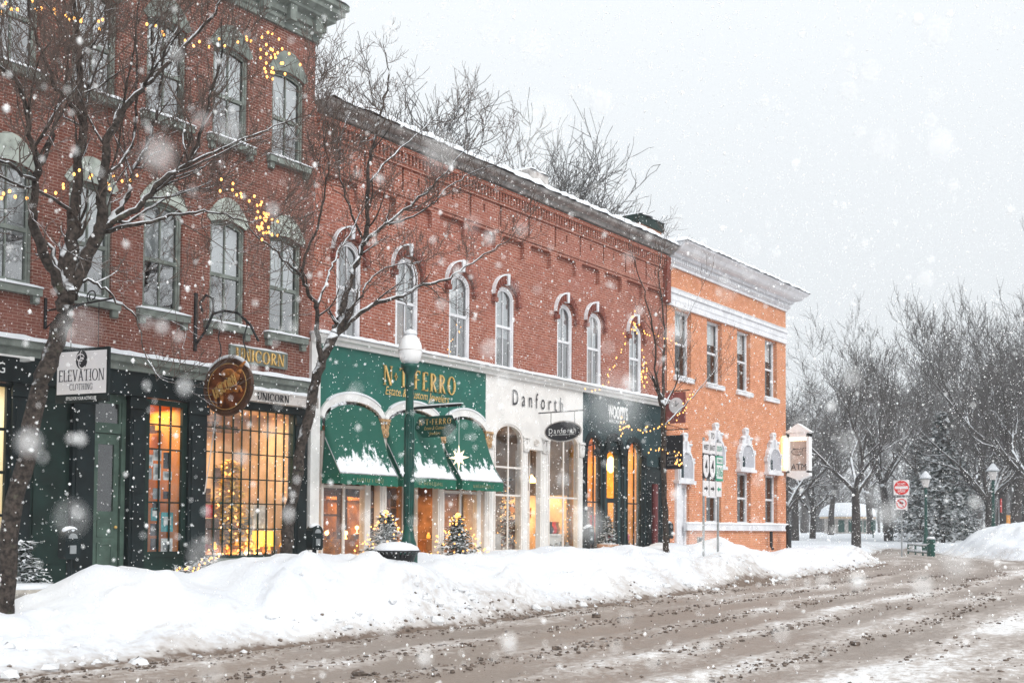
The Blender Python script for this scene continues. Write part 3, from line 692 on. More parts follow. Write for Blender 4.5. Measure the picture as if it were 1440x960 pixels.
MB().box(31.95, 32.2, YF-.16, YF, 8.9, 10.35).build('corner_corbel', 'brick_hood', B)
MB().sweep([(0, 10.45), (.16, 10.45), (.2, 10.49), (.2, 10.55), (.36, 10.58), (.40, 10.61), (.42, 10.70), (0, 10.70)], 16.75, 32.18, YF).build('cornice', 'gutter', B)
mb = MB(); snowcap(mb, 16.75, 32.22, YF-.44, YF+1.2, 10.70, .2, 8); mb.build('snow_cap', 'snow', B, True)
MB().box(16.72, 32.18, YF+.1, 32, 10.62, 10.7).build('roof', 'snow', B)
wood_rooms = {1: .55, 5: .0, 6: .0}
for k, op in enumerate(ops):
    a, b = W2[k]
    w_ = window(B, op, YF+.03, 'bankwhite', 'glass_up', .075, rail=.52, blind=(.55, .5, .5, .6, .45, .45, .55)[k], curtain='blind' if k not in (0,) else 'dark_room')
    if k in (1, 5, 6):   # warm wooden panelling seen low in these rooms
        MB().box(a+.08, b-.08, YF+.3, YF+.33, 5.75, 6.85 if k != 6 else 7.3).build('wood_panel', 'wood', w_)
    xm = (a+b)/2
    o1 = arch(a-.05, b+.05, 7.45, 7.55, 7.96, 14)[1:-1]; o2 = arch(a-.17, b+.17, 7.45, 7.62, 8.17, 14)[1:-1]
    hd = MB(); hd.ring(o2, o1, YF-.09, YF+.02)
    for q in range(2, 13): # voussoir joints stand proud
        p1, p2 = o1[q], o2[q]
        hd.prism([(p1[0]-.012, p1[1]), (p2[0]-.012, p2[1]+.01), (p2[0]+.03, p2[1]+.01), (p1[0]+.03, p1[1])], YF-.11, YF-.09)
    hd.box(a-.19, a-.03, YF-.12, YF+.01, 7.42, 7.54); hd.box(b+.03, b+.19, YF-.12, YF+.01, 7.42, 7.54)
    h_ = hd.build('brick_hood', 'brick_hood', w_)
    MB().prism([(xm-.04, 7.93), (xm-.06, 8.22), (xm+.06, 8.22), (xm+.04, 7.93)], YF-.13, YF).build('keystone', 'bankwhite', w_)
    s1 = [(x, z) for x, z in o2 if x < xm+.05]; s2 = [(x, z+.035) for x, z in s1]
    MB().ring(s2, s1, YF-.12, YF+.0).build('snow_cap', 'snow', w_)
    MB().box(a-.04, b+.04, YF-.08, YF+.02, 5.64, 5.72).build('sill', 'bankwhite', w_)
# chimneys on the roofs
def chimney(b, x0, x1, y0, y1, z0, z1, m, cap, capm):
    mb = MB(); mb.box(x0, x1, y0, y1, z0, z1); o = mb.build('chimney', m, b)
    MB().box(x0-.08, x1+.08, y0-.08, y1+.08, z1-cap, z1).build('cap', capm, o)
    q = MB(); snowcap(q, x0-.08, x1+.08, y0-.08, y1+.08, z1, .1); q.build('snow_cap', 'snow', o, True)
chimney(B, 28.05, 28.9, 20.0, 21.3, 10.5, 12.62, 'greywhite', .3, 'greywhite')
# storefront cornice, whole width
MB().sweep([(0, 5.53), (.1, 5.53), (.12, 5.6), (.22, 5.63), (.24, 5.70), (0, 5.70)], 16.64, 31.88, YF-.04).build('shopfront_cornice', 'white', B)
mb = MB(); snowcap(mb, 16.62, 31.9, YF-.32, YF, 5.70, .085, 21); mb.build('snow_cap', 'snow', B, True)

# --- green jeweller's shop
ar = [(16.98, 18.80), (18.92, 20.84), (20.96, 22.62)]
gh = [arch(a, b, 3.2, 3.95, 4.38, 18) for a, b in ar]
wall('green_fascia', 'ferro', B, 16.9, 22.64, 3.7, 5.54, YF-.06, [[(x, max(z, 3.701)) for x, z in g][0:] for g in gh], .12)
MB().box(16.64, 16.9, YF-.08, YF+.1, -.3, 5.54).build('pilaster', 'white', B)
for k, (a, b) in enumerate(ar):
    o1 = arch(a-.0, b+.0, 3.7, 3.95, 4.38, 20)[1:-1]; o2 = arch(a-.09, b+.09, 3.7, 4.0, 4.56, 20)[1:-1]
    s_ = MB().ring(o2, o1, YF-.13, YF-.03).build('arch_moulding', 'white', B)
    q = MB(); q.ring([(x, z+.03) for x, z in o2[4:-4]], [(x, z-.01) for x, z in o2[4:-4]], YF-.15, YF-.04); q.build('snow_cap', 'snow', s_)
def column(b, xc, w_, ztop, y, m, capm, p=.06):
    mb = MB(); mb.box(xc-w_/2, xc+w_/2, y-p, y+.12, -.3, ztop)
    mb.box(xc-w_/2+.05, xc-w_/2+.075, y-p-.012, y-p, .9, ztop-.1); mb.box(xc+w_/2-.075, xc+w_/2-.05, y-p-.012, y-p, .9, ztop-.1)
    mb.box(xc-w_/2-.03, xc+w_/2+.03, y-p-.03, y-p+.02, -.3, .8)
    c = mb.build('pilaster', m, b)
    mb = MB(); mb.box(xc-w_/2-.05, xc+w_/2+.05, y-p-.06, y+.05, ztop+.36, ztop+.42)
    for dx in (-1, 1):
        mb.tube([(xc+dx*(w_/2-.02)+dx*.05*math.cos(t)*1.0, y-p-.03, ztop+.28+.06*math.sin(t)) for t in np.linspace(0, 5, 9)], .022, 5)
        mb.prism([(xc+dx*.01, ztop), (xc+dx*(w_/2), ztop+.02), (xc+dx*(w_/2+.04), ztop+.22), (xc+dx*.03, ztop+.34)], y-p-.05, y-p+.05)
    for i in range(3): mb.ball((xc+(i-1)*w_*.28, y-p-.05, ztop+.09+.05*(i % 2)), .045, 7, 5, (1, .6, 1.5))
    mb.box(xc-w_/2, xc+w_/2, y-p+.02, y+.1, ztop, ztop+.36)
    mb.build('capital', capm, c)
    return c
for xc, w_ in ((18.88, .22), (20.90, .22), (22.72, .22)): column(B, xc, w_, 3.66, YF-.02, 'cream', 'capgold')
mb = MB(); mb.box(16.9, 22.62, YF+.05, YF+.2, -.3, 1.0); mb.build('stall_riser', 'cream', B); mb = MB(); mb.box(18.4, 18.52, YF-.03, YF+.15, -.3, 2.7); mb.box(22.42, 22.52, YF-.03, YF+.15, -.3, 2.7); mb.build('window_post', 'cream', B)
grid_glazing(B, 'display_window', 17.02, 18.40, 1.0, 3.7, YF-.03, 2, [2.52], 'cream', .06, .035, glass_m='glass_shop')
grid_glazing(B, 'display_window', 21.03, 22.42, 1.0, 3.7, YF-.03, 2, [2.52], 'cream', .06, .035)
# recessed entrance with a door between two angled panes
for xa, xb in ((19.06, 19.44), (20.31, 20.70)): grid_glazing(B, 'side_light', xa, xb, .9, 2.72, YF+.62, 1, [1.25], 'cream', .04, .02)
mb = MB(); mb.box(18.95, 19.06, YF+.58, YF+.72, -.3, 3.7); mb.box(20.70, 20.82, YF+.58, YF+.72, -.3, 3.7); mb.box(19.06, 20.70, YF+.62, YF+.72, 2.72, 2.84); mb.build('entrance_jamb', 'cream', B)
d_ = MB(); d_.ring(rect(19.45, 20.3, .35, 2.7), rect(19.57, 20.18, .75, 2.58), YF+.64, YF+.7, True); d_ = d_.build('door', 'wood', B)
MB().poly([(x, YF+.67, z) for x, z in rect(19.57, 20.18, .75, 2.58)]).build('pane', 'glass_shop', d_)
MB().ball((19.53, YF+.6, 1.5), .03).build('handle', 'gold', d_)
# awnings in the three arches
def awning(a, b, p, zb, z0=4.32, body=None, wid=.8):
    n = 16; top = [(x, z-.05) for x, z in arch(a+.04, b-.04, 3.6, 3.92, 4.36, n)]
    top = [(x, YF-.10, z) for x, z in top if z > 3.5]; k = len(top)
    # front bar is straight: a ruled canvas from arch to bar
    xs = [t[0] for t in top]; mb = MB(); rows = 10; v = []
    fr = [(a+.02+(b-a-.04)*i/(k-1), YF-p, zb) for i in range(k)]
    for j in range(rows+1):
        t = j/rows
        for i in range(k):
            q = Vector(top[i]).lerp(Vector(fr[i]), t); q.z -= .05*math.sin(math.pi*t); q.y -= .0; v.append(tuple(q))
    mb.add(v, [(j*k+i, j*k+i+1, (j+1)*k+i+1, (j+1)*k+i) for j in range(rows) for i in range(k-1)])
    for s in (0, k-1): # closed side cheeks
        q = fr[s]; mb.poly([top[s], q, (q[0], YF-.05, zb)])
    aw = mb.build('awning', 'awning_snow', B, True)
    vb = MB(); r2 = random.Random(int(a*10)); m_ = 24; u = []; 
    for i in range(m_+1):
        x = a+.02+(b-a-.04)*i/m_; u += [(x, YF-p-.004, zb+.01), (x, YF-p-.006+.01*math.sin(i*1.3), zb-.22+.012*math.sin(i*2.1))]
    vb.add(u, [(2*i, 2*i+2, 2*i+3, 2*i+1) for i in range(m_)])
    for x in (a+.02, b-.02): vb.poly([(x, YF-p-.004, zb+.01), (x, YF-.05, zb+.01), (x, YF-.05, zb-.2), (x, YF-p-.004, zb-.21)])
    va = vb.build('valance', 'awning', aw)
    at = aw.data.attributes.new('fall', 'FLOAT', 'POINT'); vals = [j/rows for j in range(rows+1) for i in range(k)]; vals += [0]*(len(aw.data.vertices)-len(vals)); at.data.foreach_set('value', vals)
    q = MB(); q.tube([(a+.03+(b-a-.06)*i/20, YF-p+.02+.008*math.sin(i*2.3), zb+.03) for i in range(21)], [.01]+[.03+.008*math.sin(i*1.7) for i in range(19)]+[.01], 8); q.build('snow_cap', 'snow', aw, True)
    fr_ = MB(); fr_.tube([(a+.02, YF-p, zb+.012), (b-.02, YF-p, zb+.012)], .014, 6)
    for s in (0, k-1): fr_.tube([top[s], fr[s]], .013, 6)
    fr_.build('frame', 'steel', aw)
    place2d(scribble(wid, .085, int(a*7)), MF((a+b)/2, YF-p-.014, zb-.11), .003, 'faded_lettering', 'valgold', aw)
m, t_, b_ = newmat('snowy_awning_canvas')
at_ = N(t_, 'ShaderNodeAttribute', attribute_name='fall')
ps = N(t_, 'ShaderNodeMapping'); ps.inputs['Scale'].default_value = (1, 1, .42); L(t_, wpos(t_), ps.inputs[0])
fz = mth(t_, 'ADD', mth(t_, 'MULTIPLY', mth(t_, 'SUBTRACT', noi(t_, 7, 8, ps.outputs[0], .72), .5), 1.15), mth(t_, 'ADD', at_.outputs['Fac'], mth(t_, 'MULTIPLY', mth(t_, 'SUBTRACT', noi(t_, 1.6, 2), .5), .55)))
L(t_, mixc(t_, rng(t_, fz, .70, .76), mixc(t_, noi(t_, 3, 3), (.003, .078, .054), (.006, .108, .074)), SNOWC), b_.inputs['Base Color']); b_.inputs['Roughness'].default_value = .75
M['awning_snow'] = m; M['valgold'] = mat('faded_gold_print', (.30, .32, .18), .7, .2)
awning(16.98, 18.80, .60, 2.77, body='FINE JEWELERS'); awning(18.92, 20.84, .60, 2.77, body='JEWELERS'); awning(20.96, 22.62, .66, 2.77, body='JEWELERS')
t = empty('shop_sign', (19.8, YF-.07, 4.8), 'raised gold capitals with an italic line below, on the green fascia', 'sign')
capitals('name_lettering', 'N+T+FERRO', .44, 2.55, MF(20.12, YF-.07, 5.08), 'gold', t, .15, .2, .03)
text('italic_lettering', 'Estate & Custom Jewelers', .19, MF(20.02, YF-.075, 4.74), 'gold', t, 2.25, shear=.25, depth=.02)
room(B, 16.95, 22.7, .2, 3.9, YF+.75, YF+4.5, 'brown_room'); 
light('shop_interior_light', (17.7, YF+1.6, 2.5), 60, (.9, .9), (1, .58, .24)); light('shop_interior_light', (21.7, YF+1.6, 2.5), 60, (.9, .9), (1, .58, .24)); light('shop_interior_light', (19.8, YF+2.2, 2.6), 70, (.8, .8), (1, .55, .2))  # unseen lamps added well below the ceiling, for a low orange glow
# --- white pewter shop
dh = [arch(23.02, 24.24, 1.05, 3.95, 4.34, 18), arch(24.50, 25.10, .3, 3.72, 3.74, 8), arch(25.46, 26.96, 1.05, 3.95, 4.34, 18)]
wall('white_shopfront', 'panel_front', B, 22.64, 27.18, -.3, 5.54, YF-.05, dh, .16)
for h in (dh[0], dh[2]):
    x0, x1 = h[0][0], h[-1][0]
    o1 = arch(x0, x1, 3.7, 3.95, 4.34, 18)[1:-1]; o2 = arch(x0-.1, x1+.1, 3.7, 3.98, 4.46, 18)[1:-1]
    MB().ring(o2, o1, YF-.085, YF-.04).build('arch_moulding', 'panel_front', B)
o2 = arch(24.42, 25.18, 3.7, 3.8, 4.12, 12)[1:-1]
MB().prism(o2+[(25.18, 3.74), (24.42, 3.74)], YF-.10, YF-.045).build('tympanum', 'panel_front', B)
mb = MB(); mb.tube([(24.8+.12*math.cos(t)*(1-t/14), YF-.12, 3.92+.10*math.sin(t)*(1-t/14)) for t in np.linspace(0, 11, 40)], .018, 5); mb.build('scroll_ornament', 'cream', B)
for xc, w_ in ((22.86, .18), (24.37, .2), (25.28, .26), (27.07, .18)): column(B, xc, w_, 3.66, YF-.05, 'panel_front', 'panel_front', .02)
grid_glazing(B, 'display_window', 23.02, 24.24, 1.05, 4.34, YF-.07, 2, [2.5, 3.22], 'cream', .05, .025, outline=dh[0])
grid_glazing(B, 'display_window', 25.46, 26.96, 1.05, 4.34, YF-.07, 2, [2.5], 'cream', .05, .025, outline=dh[2])
tr = MB(); tr.ring(rect(24.5, 25.1, 2.6, 3.72), rect(24.55, 25.05, 2.66, 3.66), YF+.3, YF+.36, True); tr.box(24.5, 25.1, YF+.3, YF+.36, 3.0, 3.06); tr = tr.build('transom', 'cream', B)
d_ = MB(); d_.ring(rect(24.5, 25.1, .3, 2.6), rect(24.6, 25.0, .9, 2.5), YF+.3, YF+.36, True); d_ = d_.build('door', 'cream', B)
MB().poly([(x, YF+.33, z) for x, z in rect(24.6, 25.0, .9, 2.5)]).build('pane', 'glass_shop', d_); MB().ball((24.56, YF+.27, 1.5), .03).build('handle', 'gold', d_)
t = empty('shop_sign', (24.7, YF-.06, 5.0), 'thin black condensed letters across the white shopfront', 'sign')
text('lettering', 'Danforth', .40, MF(24.95, YF-.06, 5.06), 'ink', t, 2.35, spacing=1.75, depth=.02)
room(B, 22.75, 27.15, .3, 4.4, YF+.4, YF+4, 'taupe_room')
MB().box(25.6, 27.1, YF+1.5, YF+1.56, .3, 2.6).build('back_panel', 'peach_room', B); MB().box(27.06, 27.12, YF+.42, YF+1.5, .3, 2.6).build('side_panel', 'peach_room', B)
light('shop_interior_light', (23.6, YF+1.6, 2.7), 30, (.8, .8), (1, .68, .38)); light('shop_interior_light', (26.3, YF+.9, 2.62), 24, (1.2, .3), (1, .70, .36)); light('shop_interior_light', (24.8, YF+2, 2.8), 20, (.6, .6), (1, .66, .34))  # unseen lamps added at mid height so the upper room stays dark
# --- dark teal shop
wh = [arch(27.38, 28.14, 1.0, 3.85, 4.31, 18), arch(28.50, 29.14, .3, 3.75, 3.95, 12), arch(29.64, 30.50, 1.0, 3.85, 4.31, 18)]
wall('teal_shopfront', 'teal', B, 27.18, 31.9, -.3, 5.54, YF-.045, wh, .16, side=[(31.9, YF+.1)])
for h in wh:
    x0, x1 = h[0][0], h[-1][0]; zc = max(p[1] for p in h)
    o1 = arch(x0-.03, x1+.03, 3.6, h[1][1], zc+.03, 18)[1:-1]; o2 = arch(x0-.13, x1+.13, 3.6, h[1][1]+.02, zc+.15, 18)[1:-1]
    MB().ring(o2, o1, YF-.065, YF-.04).build('arch_moulding', 'darkpaint', B)
mb = MB()
for i in range(9):
    a = math.pi*i/8; mb.ball((28.82+.42*math.cos(a), YF-.12, 3.98+.38*math.sin(a)), .13, 7, 5, (1, .5, 1))
mb.build('carved_head', 'darkpaint', B)
for xc, w_ in ((27.27, .14), (28.32, .16), (29.39, .22), (30.66, .18), (31.75, .22)): column(B, xc, w_, 3.5, YF-.045, 'darkpaint', 'darkpaint', .01)
mb = MB(); mb.tube([(31.1, YF-.2, -.3), (31.1, YF-.2, 3.05)], .10, 12); mb.build('porch_post', mat('oxblood_paint', (.13, .028, .03), .4, .2), B)
mb = MB(); mb.box(30.8, 31.65, YF-.06, YF-.03, .4, 3.6); mb.build('side_door', 'darkpaint', B)
grid_glazing(B, 'display_window', 27.38, 28.14, 1.0, 4.31, YF-.075, 2, [2.42], 'darkpaint', .03, .02, outline=wh[0])
grid_glazing(B, 'display_window', 29.64, 30.50, 1.0, 4.31, YF-.075, 2, [2.42], 'darkpaint', .03, .02, outline=wh[2])
d_ = MB(); d_.ring(rect(28.5, 29.14, .3, 2.5), rect(28.57, 29.07, .9, 2.42), YF-.04, YF+.0, True); d_.box(28.5, 29.14, YF-.04, YF+.0, 2.5, 2.56); d_ = d_.build('door', 'darkpaint', B)
MB().poly([(x, YF-.02, z) for x, z in rect(28.57, 29.07, .9, 2.42)]).build('pane', 'glass_shop', d_); MB().ball((28.54, YF-.07, 1.5), .03).build('handle', 'gold', d_)
t = empty('shop_sign', (28.7, YF-.06, 5.1), 'chunky white capitals with a small line below, on the dark teal shopfront', 'sign')
text('lettering', "WOODY'S", .36, MF(29.08, YF-.06, 5.10), 'textwhite', t, 1.12, bold=.03, depth=.02)
text('small_lettering', 'MERCANTILE', .10, MF(29.0, YF-.06, 4.83), 'textwhite', t, .85, bold=.01, depth=.01)
room(B, 27.25, 30.6, .3, 4.4, YF+.15, YF+2.4, 'yellow_room')
light('shop_interior_light', (28.9, YF+1.0, 4.25), 95, (2.4, 1.2), (1, .70, .32))
# ------------------------------------------------------------------ orange corner bank
K = empty('brick_building', (37, YF, 0), 'orange brick corner bank with white cornice and ornate white window heads', 'building')
up = [rect(32.72, 33.86, 6.64, 8.82), rect(35.02, 36.16, 6.64, 8.82), rect(37.40, 38.52, 6.64, 8.82), rect(39.82, 40.92, 6.64, 8.82)]
lo = [rect(34.98, 36.12, 1.86, 3.72), rect(37.40, 38.54, 1.86, 3.72), rect(39.84, 40.96, 1.86, 3.72), rect(32.80, 33.74, .2, 3.14)]
wall('wall', 'brick_orange', K, 32.18, 41.78, -.6, 10.3, YF-.02, up+lo, .20, side=[(41.78, 30)])
MB().box(32.18, 41.78, YF+.4, 30, 10.6, 10.7).build('roof', 'snow', K)
for op in up+lo[:3]:
    x0, x1, z0, z1 = op[0][0], op[-1][0], op[0][1], op[1][1]
    w_ = window(K, op, YF+.13, 'bankwhite', 'glass_bank', .05, rail=.5, muntin=False, blind=None if op in lo else .35)
    if op in up:
        mb = MB(); mb.box(x0-.1, x1+.1, YF-.11, YF+.1, z0-.16, z0-.04); mb.build('sill', 'bankwhite', w_)
        mb = MB(); snowcap(mb, x0-.1, x1+.1, YF-.12, YF+.1, z0-.04, .05); mb.build('snow_cap', 'snow', w_, True)
def fancy_head(xc, w_, z0, z1, par):
    h = z1-z0; a = w_/2
    half = [(a+.06, z0), (a+.06, z0+.06*h), (a-.02, z0+.07*h), (a-.02, z0+.3*h), (a+.05, z0+.33*h), (a+.05, z0+.42*h), (a-.04, z0+.44*h), (a-.10, z0+.58*h), (a*.62, z0+.66*h), (a*.66, z0+.74*h), (a*.52, z0+.77*h), (a*.40, z0+.84*h), (.12, z0+.86*h), (.12, z0+.93*h), (.16, z0+.94*h), (.16, z1), (0, z1)]
    out = [(xc-x, z) for x, z in half]+[(xc+x, z) for x, z in reversed(half[:-1])]
    y = YF-.02; mb = MB(); mb.prism(out, y-.13, y)
    # raised archivolt round the blind fan
    o2 = arch(xc-a+.06, xc+a-.06, z0+.07*h, z0+.32*h, z0+.68*h, 16); o1 = offs(o2, .07)
    mb.ring(o2, o1, y-.18, y-.13, True); mb.box(xc-.07, xc+.07, y-.21, y-.13, z0+.62*h, z0+.86*h)
    for s in (-1, 1): mb.ball((xc+s*(a-.05), y-.15, z0+.5*h), .06, 8, 6); mb.ball((xc+s*a*.55, y-.15, z0+.79*h), .05, 8, 6)
    mb.box(xc-a-.06, xc+a+.06, y-.2, y-.13, z0-.0, z0+.07*h)
    o = mb.build('ornate_head', 'bankwhite', par)
    MB().prism(o1, y-.145, y-.131).build('fan_panel', mat('pale_grey_fan', (.42, .43, .47), .5, .1), o)
    g = [(x, z) for x, z in o1 if x < xc-.02]; 
    q = MB(); q.prism([(xc-a+.14, z0+.1*h), (xc-a+.14, z0+.36*h), (xc-a*.35, z0+.36*h), (xc-a*.35, z0+.1*h)], y-.152, y-.146); q.build('fan_light', 'dark_room', o)
    s = MB()
    for sx in (-1, 1):
        s.ball((xc+sx*a*.52, y-.13, z0+.80*h), .1, 8, 5, (1.3, .8, .5)); s.ball((xc+sx*(a+.0), y-.12, z0+.44*h), .1, 8, 5, (.8, .8, .5))
    s.ball((xc, y-.08, z1+.01), .16, 8, 5, (1, .7, .4)); s.build('snow_cap', 'snow', o, True)
for op in lo[:3]: fancy_head((op[0][0]+op[-1][0])/2, 1.26, 3.72, 5.26, K)
fancy_head(33.26, 1.1, 3.14, 4.75, K)
# entrance under the first head
d_ = MB(); d_.box(32.85, 33.70, YF+.14, YF+.2, .2, 3.12); d_.ring(rect(32.8, 33.74, .2, 3.14), rect(32.92, 33.62, .4, 3.0), YF+.08, YF+.16, True); d_.build('door', 'bankwhite', K)
MB().box(32.72, 33.05, YF-.10, YF+.05, -.3, 3.15).build('pilaster', 'bankwhite', K)
mb = MB(); mb.box(32.2, 41.8, YF-.10, YF-.0, 8.86, 8.96); mb.box(32.2, 41.8, YF-.07, YF, 8.96, 9.28); mb.box(32.2, 41.82, YF-.12, YF, 9.28, 9.42); mb.box(32.2, 41.8, YF-.085, YF, 9.06, 9.10); mb.build('band_course', 'bankwhite', K)
mb = MB(); snowcap(mb, 32.2, 41.8, YF-.13, YF, 9.42, .03); mb.build('snow_cap', 'snow', K, True)
MB().sweep([(0, 10.13), (.07, 10.13), (.07, 10.22), (.12, 10.24), (.12, 10.40), (.24, 10.44), (.24, 10.52), (.42, 10.56), (.50, 10.62), (.58, 10.72), (.68, 10.80), (.70, 10.86), (0, 10.86)], 32.24, 41.78, YF-.02, 6, 0, 1).build('cornice', 'bankwhite', K)
mb = MB(); x = 32.3
while x < 41.8: mb.box(x, x+.07, YF-.20, YF-.10, 10.27, 10.38); x += .13
mb.build('dentil_course', 'bankwhite', K)
mb = MB(); snowcap(mb, 32.2, 42.5, YF-.74, YF+.8, 10.86, .16, 5); mb.build('snow_cap', 'snow', K, True)
mb = MB(); mb.box(33.4, 41.86, YF-.13, YF, 1.62, 1.84); mb.build('ledge', 'bankwhite', K)
mb = MB(); snowcap(mb, 33.4, 41.86, YF-.15, YF, 1.84, .07, 3); mb.build('snow_cap', 'snow', K, True)
chimney(K, 35.6, 37.3, 20.5, 23.2, 10.5, 13.05, 'brick_orange', .32, 'darkgreen')
v_ = MB(); v_.ring(rect(34.3, 34.75, 1.0, 1.4), rect(34.34, 34.71, 1.04, 1.36), YF-.06, YF-.01, True); v_ = v_.build('cellar_vent', 'steel', K); MB().box(34.34, 34.71, YF-.03, YF-.022, 1.04, 1.36).build('grille', 'dark_room', v_)

# ------------------------------------------------------------------ signs hanging over the pavement
def bracket(t, x, y0, y1, z, zlow=None, curl=True, bar=.016, wallplate=(.35, .25)):
    mb = MB(); mb.tube([(x, y0, z), (x, y1, z)], bar, 6)
    mb.box(x-.02, x+.02, YF-.035, YF, z-wallplate[0], z+wallplate[1])
    if curl:
        mb.tube([(x, y0-.02, z-.3), (x, y0-(y0-y1)*.3, z-.06), (x, y0-(y0-y1)*.6, z)], .011, 5)
        mb.tube([(x, y1+.55+.13*math.cos(a)*(1-a/12), z+.1+.1*math.sin(a)*(1-a/12)) for a in np.linspace(-1.5, 7, 26)], .011, 5)
    return mb.build('bracket', 'black', t)
t = empty('hanging_sign', (10.62, 16.4, 3.7), 'white rectangular board with black capitals and round emblem hung from a scrolled bracket', 'sign')
bracket(t, 10.62, YF, 15.62, 5.22, wallplate=(.3, .22))
MB().box(10.605, 10.645, 15.66, 17.10, 3.62, 4.50).build('board', 'darkpaint', t)
MB().box(10.598, 10.606, 15.72, 17.05, 3.76, 4.45).build('panel', 'panel_white', t)
mb = MB()
for y in (16.72, 15.98): mb.tube([(10.625, y, 4.5), (10.625, y, 5.22)], .008, 4)
mb.build('hanger', 'black', t)
capitals('name_lettering', 'ELEVATION', .185, 1.22, MP(10.596, 16.385, 4.06), 'ink', t, .10, .1, .004)
capitals('small_lettering', 'CLOTHING', .10, .62, MP(10.596, 16.385, 3.875), 'ink', t, .08, .16, .004)
text('motto', 'STYLE FOR YOUR ACTIVE LIFE', .05, MP(10.603, 16.385, 3.69), 'textwhite', t, .82, bold=.01, depth=.004)
place2d([ell(0, 0, .155, .155)], MP(10.597, 16.385, 4.31), .002, 'emblem', 'ink', t)
sw = []
def stroke(pts, w_):
    o = []
    for (a, b), (c, d) in zip(pts[:-1], pts[1:]):
        l = math.hypot(c-a, d-b) or 1; nx, ny = -(d-b)/l*w_/2, (c-a)/l*w_/2; o.append([(a+nx, b+ny), (c+nx, d+ny), (c-nx, d-ny), (a-nx, b-ny)])
    return o
sw += stroke([(.10*math.cos(a)-.03, .055*math.sin(a)+.035) for a in np.linspace(.1, 5.3, 20)][0:], .018)
sw += stroke([(.085*math.cos(a)+.045, .075*math.sin(a)+.085) for a in np.linspace(2.2, 4.9, 12)], .016)
sw += stroke([(.095*math.cos(a)+.02, .085*math.sin(a)-.055) for a in np.linspace(1.2, 5.6, 18)], .02)
place2d(sw, MP(10.595, 16.385, 4.31), .002, 'emblem_swirl', 'panel_white', t)
# the board swings a little towards the street
for ch in t.children:
    if not ch.name.startswith('bracket'):
        c0 = Vector((10.62, 16.385, 0)); ch.data.transform(Matrix.Translation(c0) @ Matrix.Rotation(R(14), 4, 'Z') @ Matrix.Diagonal((1, .76, 1, 1)) @ Matrix.Translation(-c0))
# round carved board
t = empty('hanging_sign', (13.7, 16.5, 3.7), 'carved oval wooden board with gilt lettering hung on an iron scroll', 'sign')
mb = MB(); mb.box(13.66, 13.72, YF-.04, YF, 4.95, 6.05)
P_ = lambda u, z: (13.70, YF-u, z)
mb.tube([P_(0, 5.05), P_(.3, 5.3), P_(.52, 5.62), P_(.5, 5.9), P_(.3, 5.98), P_(.12, 5.85), P_(.2, 5.68)], .026, 6)
mb.tube([P_(.5, 5.6), P_(.8, 5.63), P_(1.2, 5.55), P_(1.55, 5.3), P_(1.78, 4.98)], .024, 6)
for u in (.72, 1.42): mb.tube([P_(u+.05*math.sin(q*1.7), 5.55-.85*q/6-(.12 if u > 1 else 0)) for q in range(7)], .013, 5)
mb.build('bracket', 'black', t)
mo = lambda a, b, d0, d1, m, n, par: place2d([ell(0, 0, a, b, 40)], MP(13.70-d0, 16.52, 4.21), d1, n, m, par)
M['signwood'] = mat('dark_carved_wood', (.075, .033, .018), .4, .5, 9, bmp=.02)
M['giltwood'] = mat('copper_gilt', (.45, .17, .04), .35, .5, 14, metal=.3); M['fieldwood'] = mat('red_brown_lacquer', (.16, .045, .014), .3, .7, 5)
q = MB(); q.tube([(13.70+.04*math.cos(a) if False else 13.70, 16.52+.64*math.cos(a), 4.21+.5*math.sin(a)) for a in np.linspace(0, 2*math.pi, 41)], .045, 8); q.build('rim', 'signwood', t, True)
mo(.62, .49, .0, .03, 'signwood', 'board', t); mo(.53, .42, .0, .034, 'fieldwood', 'field', t)
g = []; e1, e2 = ell(0, 0, .535, .425, 44), ell(0, 0, .525, .415, 44)
g = [[e1[i], e1[(i+1) % 44], e2[(i+1) % 44], e2[i]] for i in range(44)]
place2d(g, MP(13.67, 16.52, 4.21), .01, 'gilt_line', 'gold', t)
# the carved rearing beast behind the letters
q = MB()
def blob(u, z, a, b, d=.05): q.ball((13.665, 16.52-u, 4.21+z), 1, 10, 7, (d, a, b))
blob(.06, .0, .24, .13); blob(.24, .16, .12, .10); blob(.33, .26, .08, .06); blob(-.18, -.02, .12, .12); blob(.02, .24, .2, .09, .04)
for pts in ([(-.25, -.05), (-.3, -.2), (-.27, -.34)], [(-.14, -.08), (-.12, -.22), (-.15, -.36)], [(.16, -.06), (.3, -.1), (.34, .0)], [(.2, -.02), (.38, -.05), (.42, -.12)], [(.33, .28), (.42, .36), (.5, .42)]):
    q.tube([(13.66, 16.52-u, 4.21+z) for u, z in pts], [.05, .038, .02], 6)
q.build('carving', 'giltwood', t, True)
mt = MP(13.60, 16.50, 4.20) @ Matrix.Rotation(R(24), 4, 'Z')
capitals('lettering', 'UNICORN', .2, .66, mt, 'gold', t, .17, .06, .02)
q = MB(); q.tube([(13.70, 16.52+.66*math.cos(a), 4.23+.53*math.sin(a)) for a in np.linspace(.55, 2.6, 16)], [.01]+[.04]*14+[.01], 8); q.build('snow_cap', 'snow', t, True)
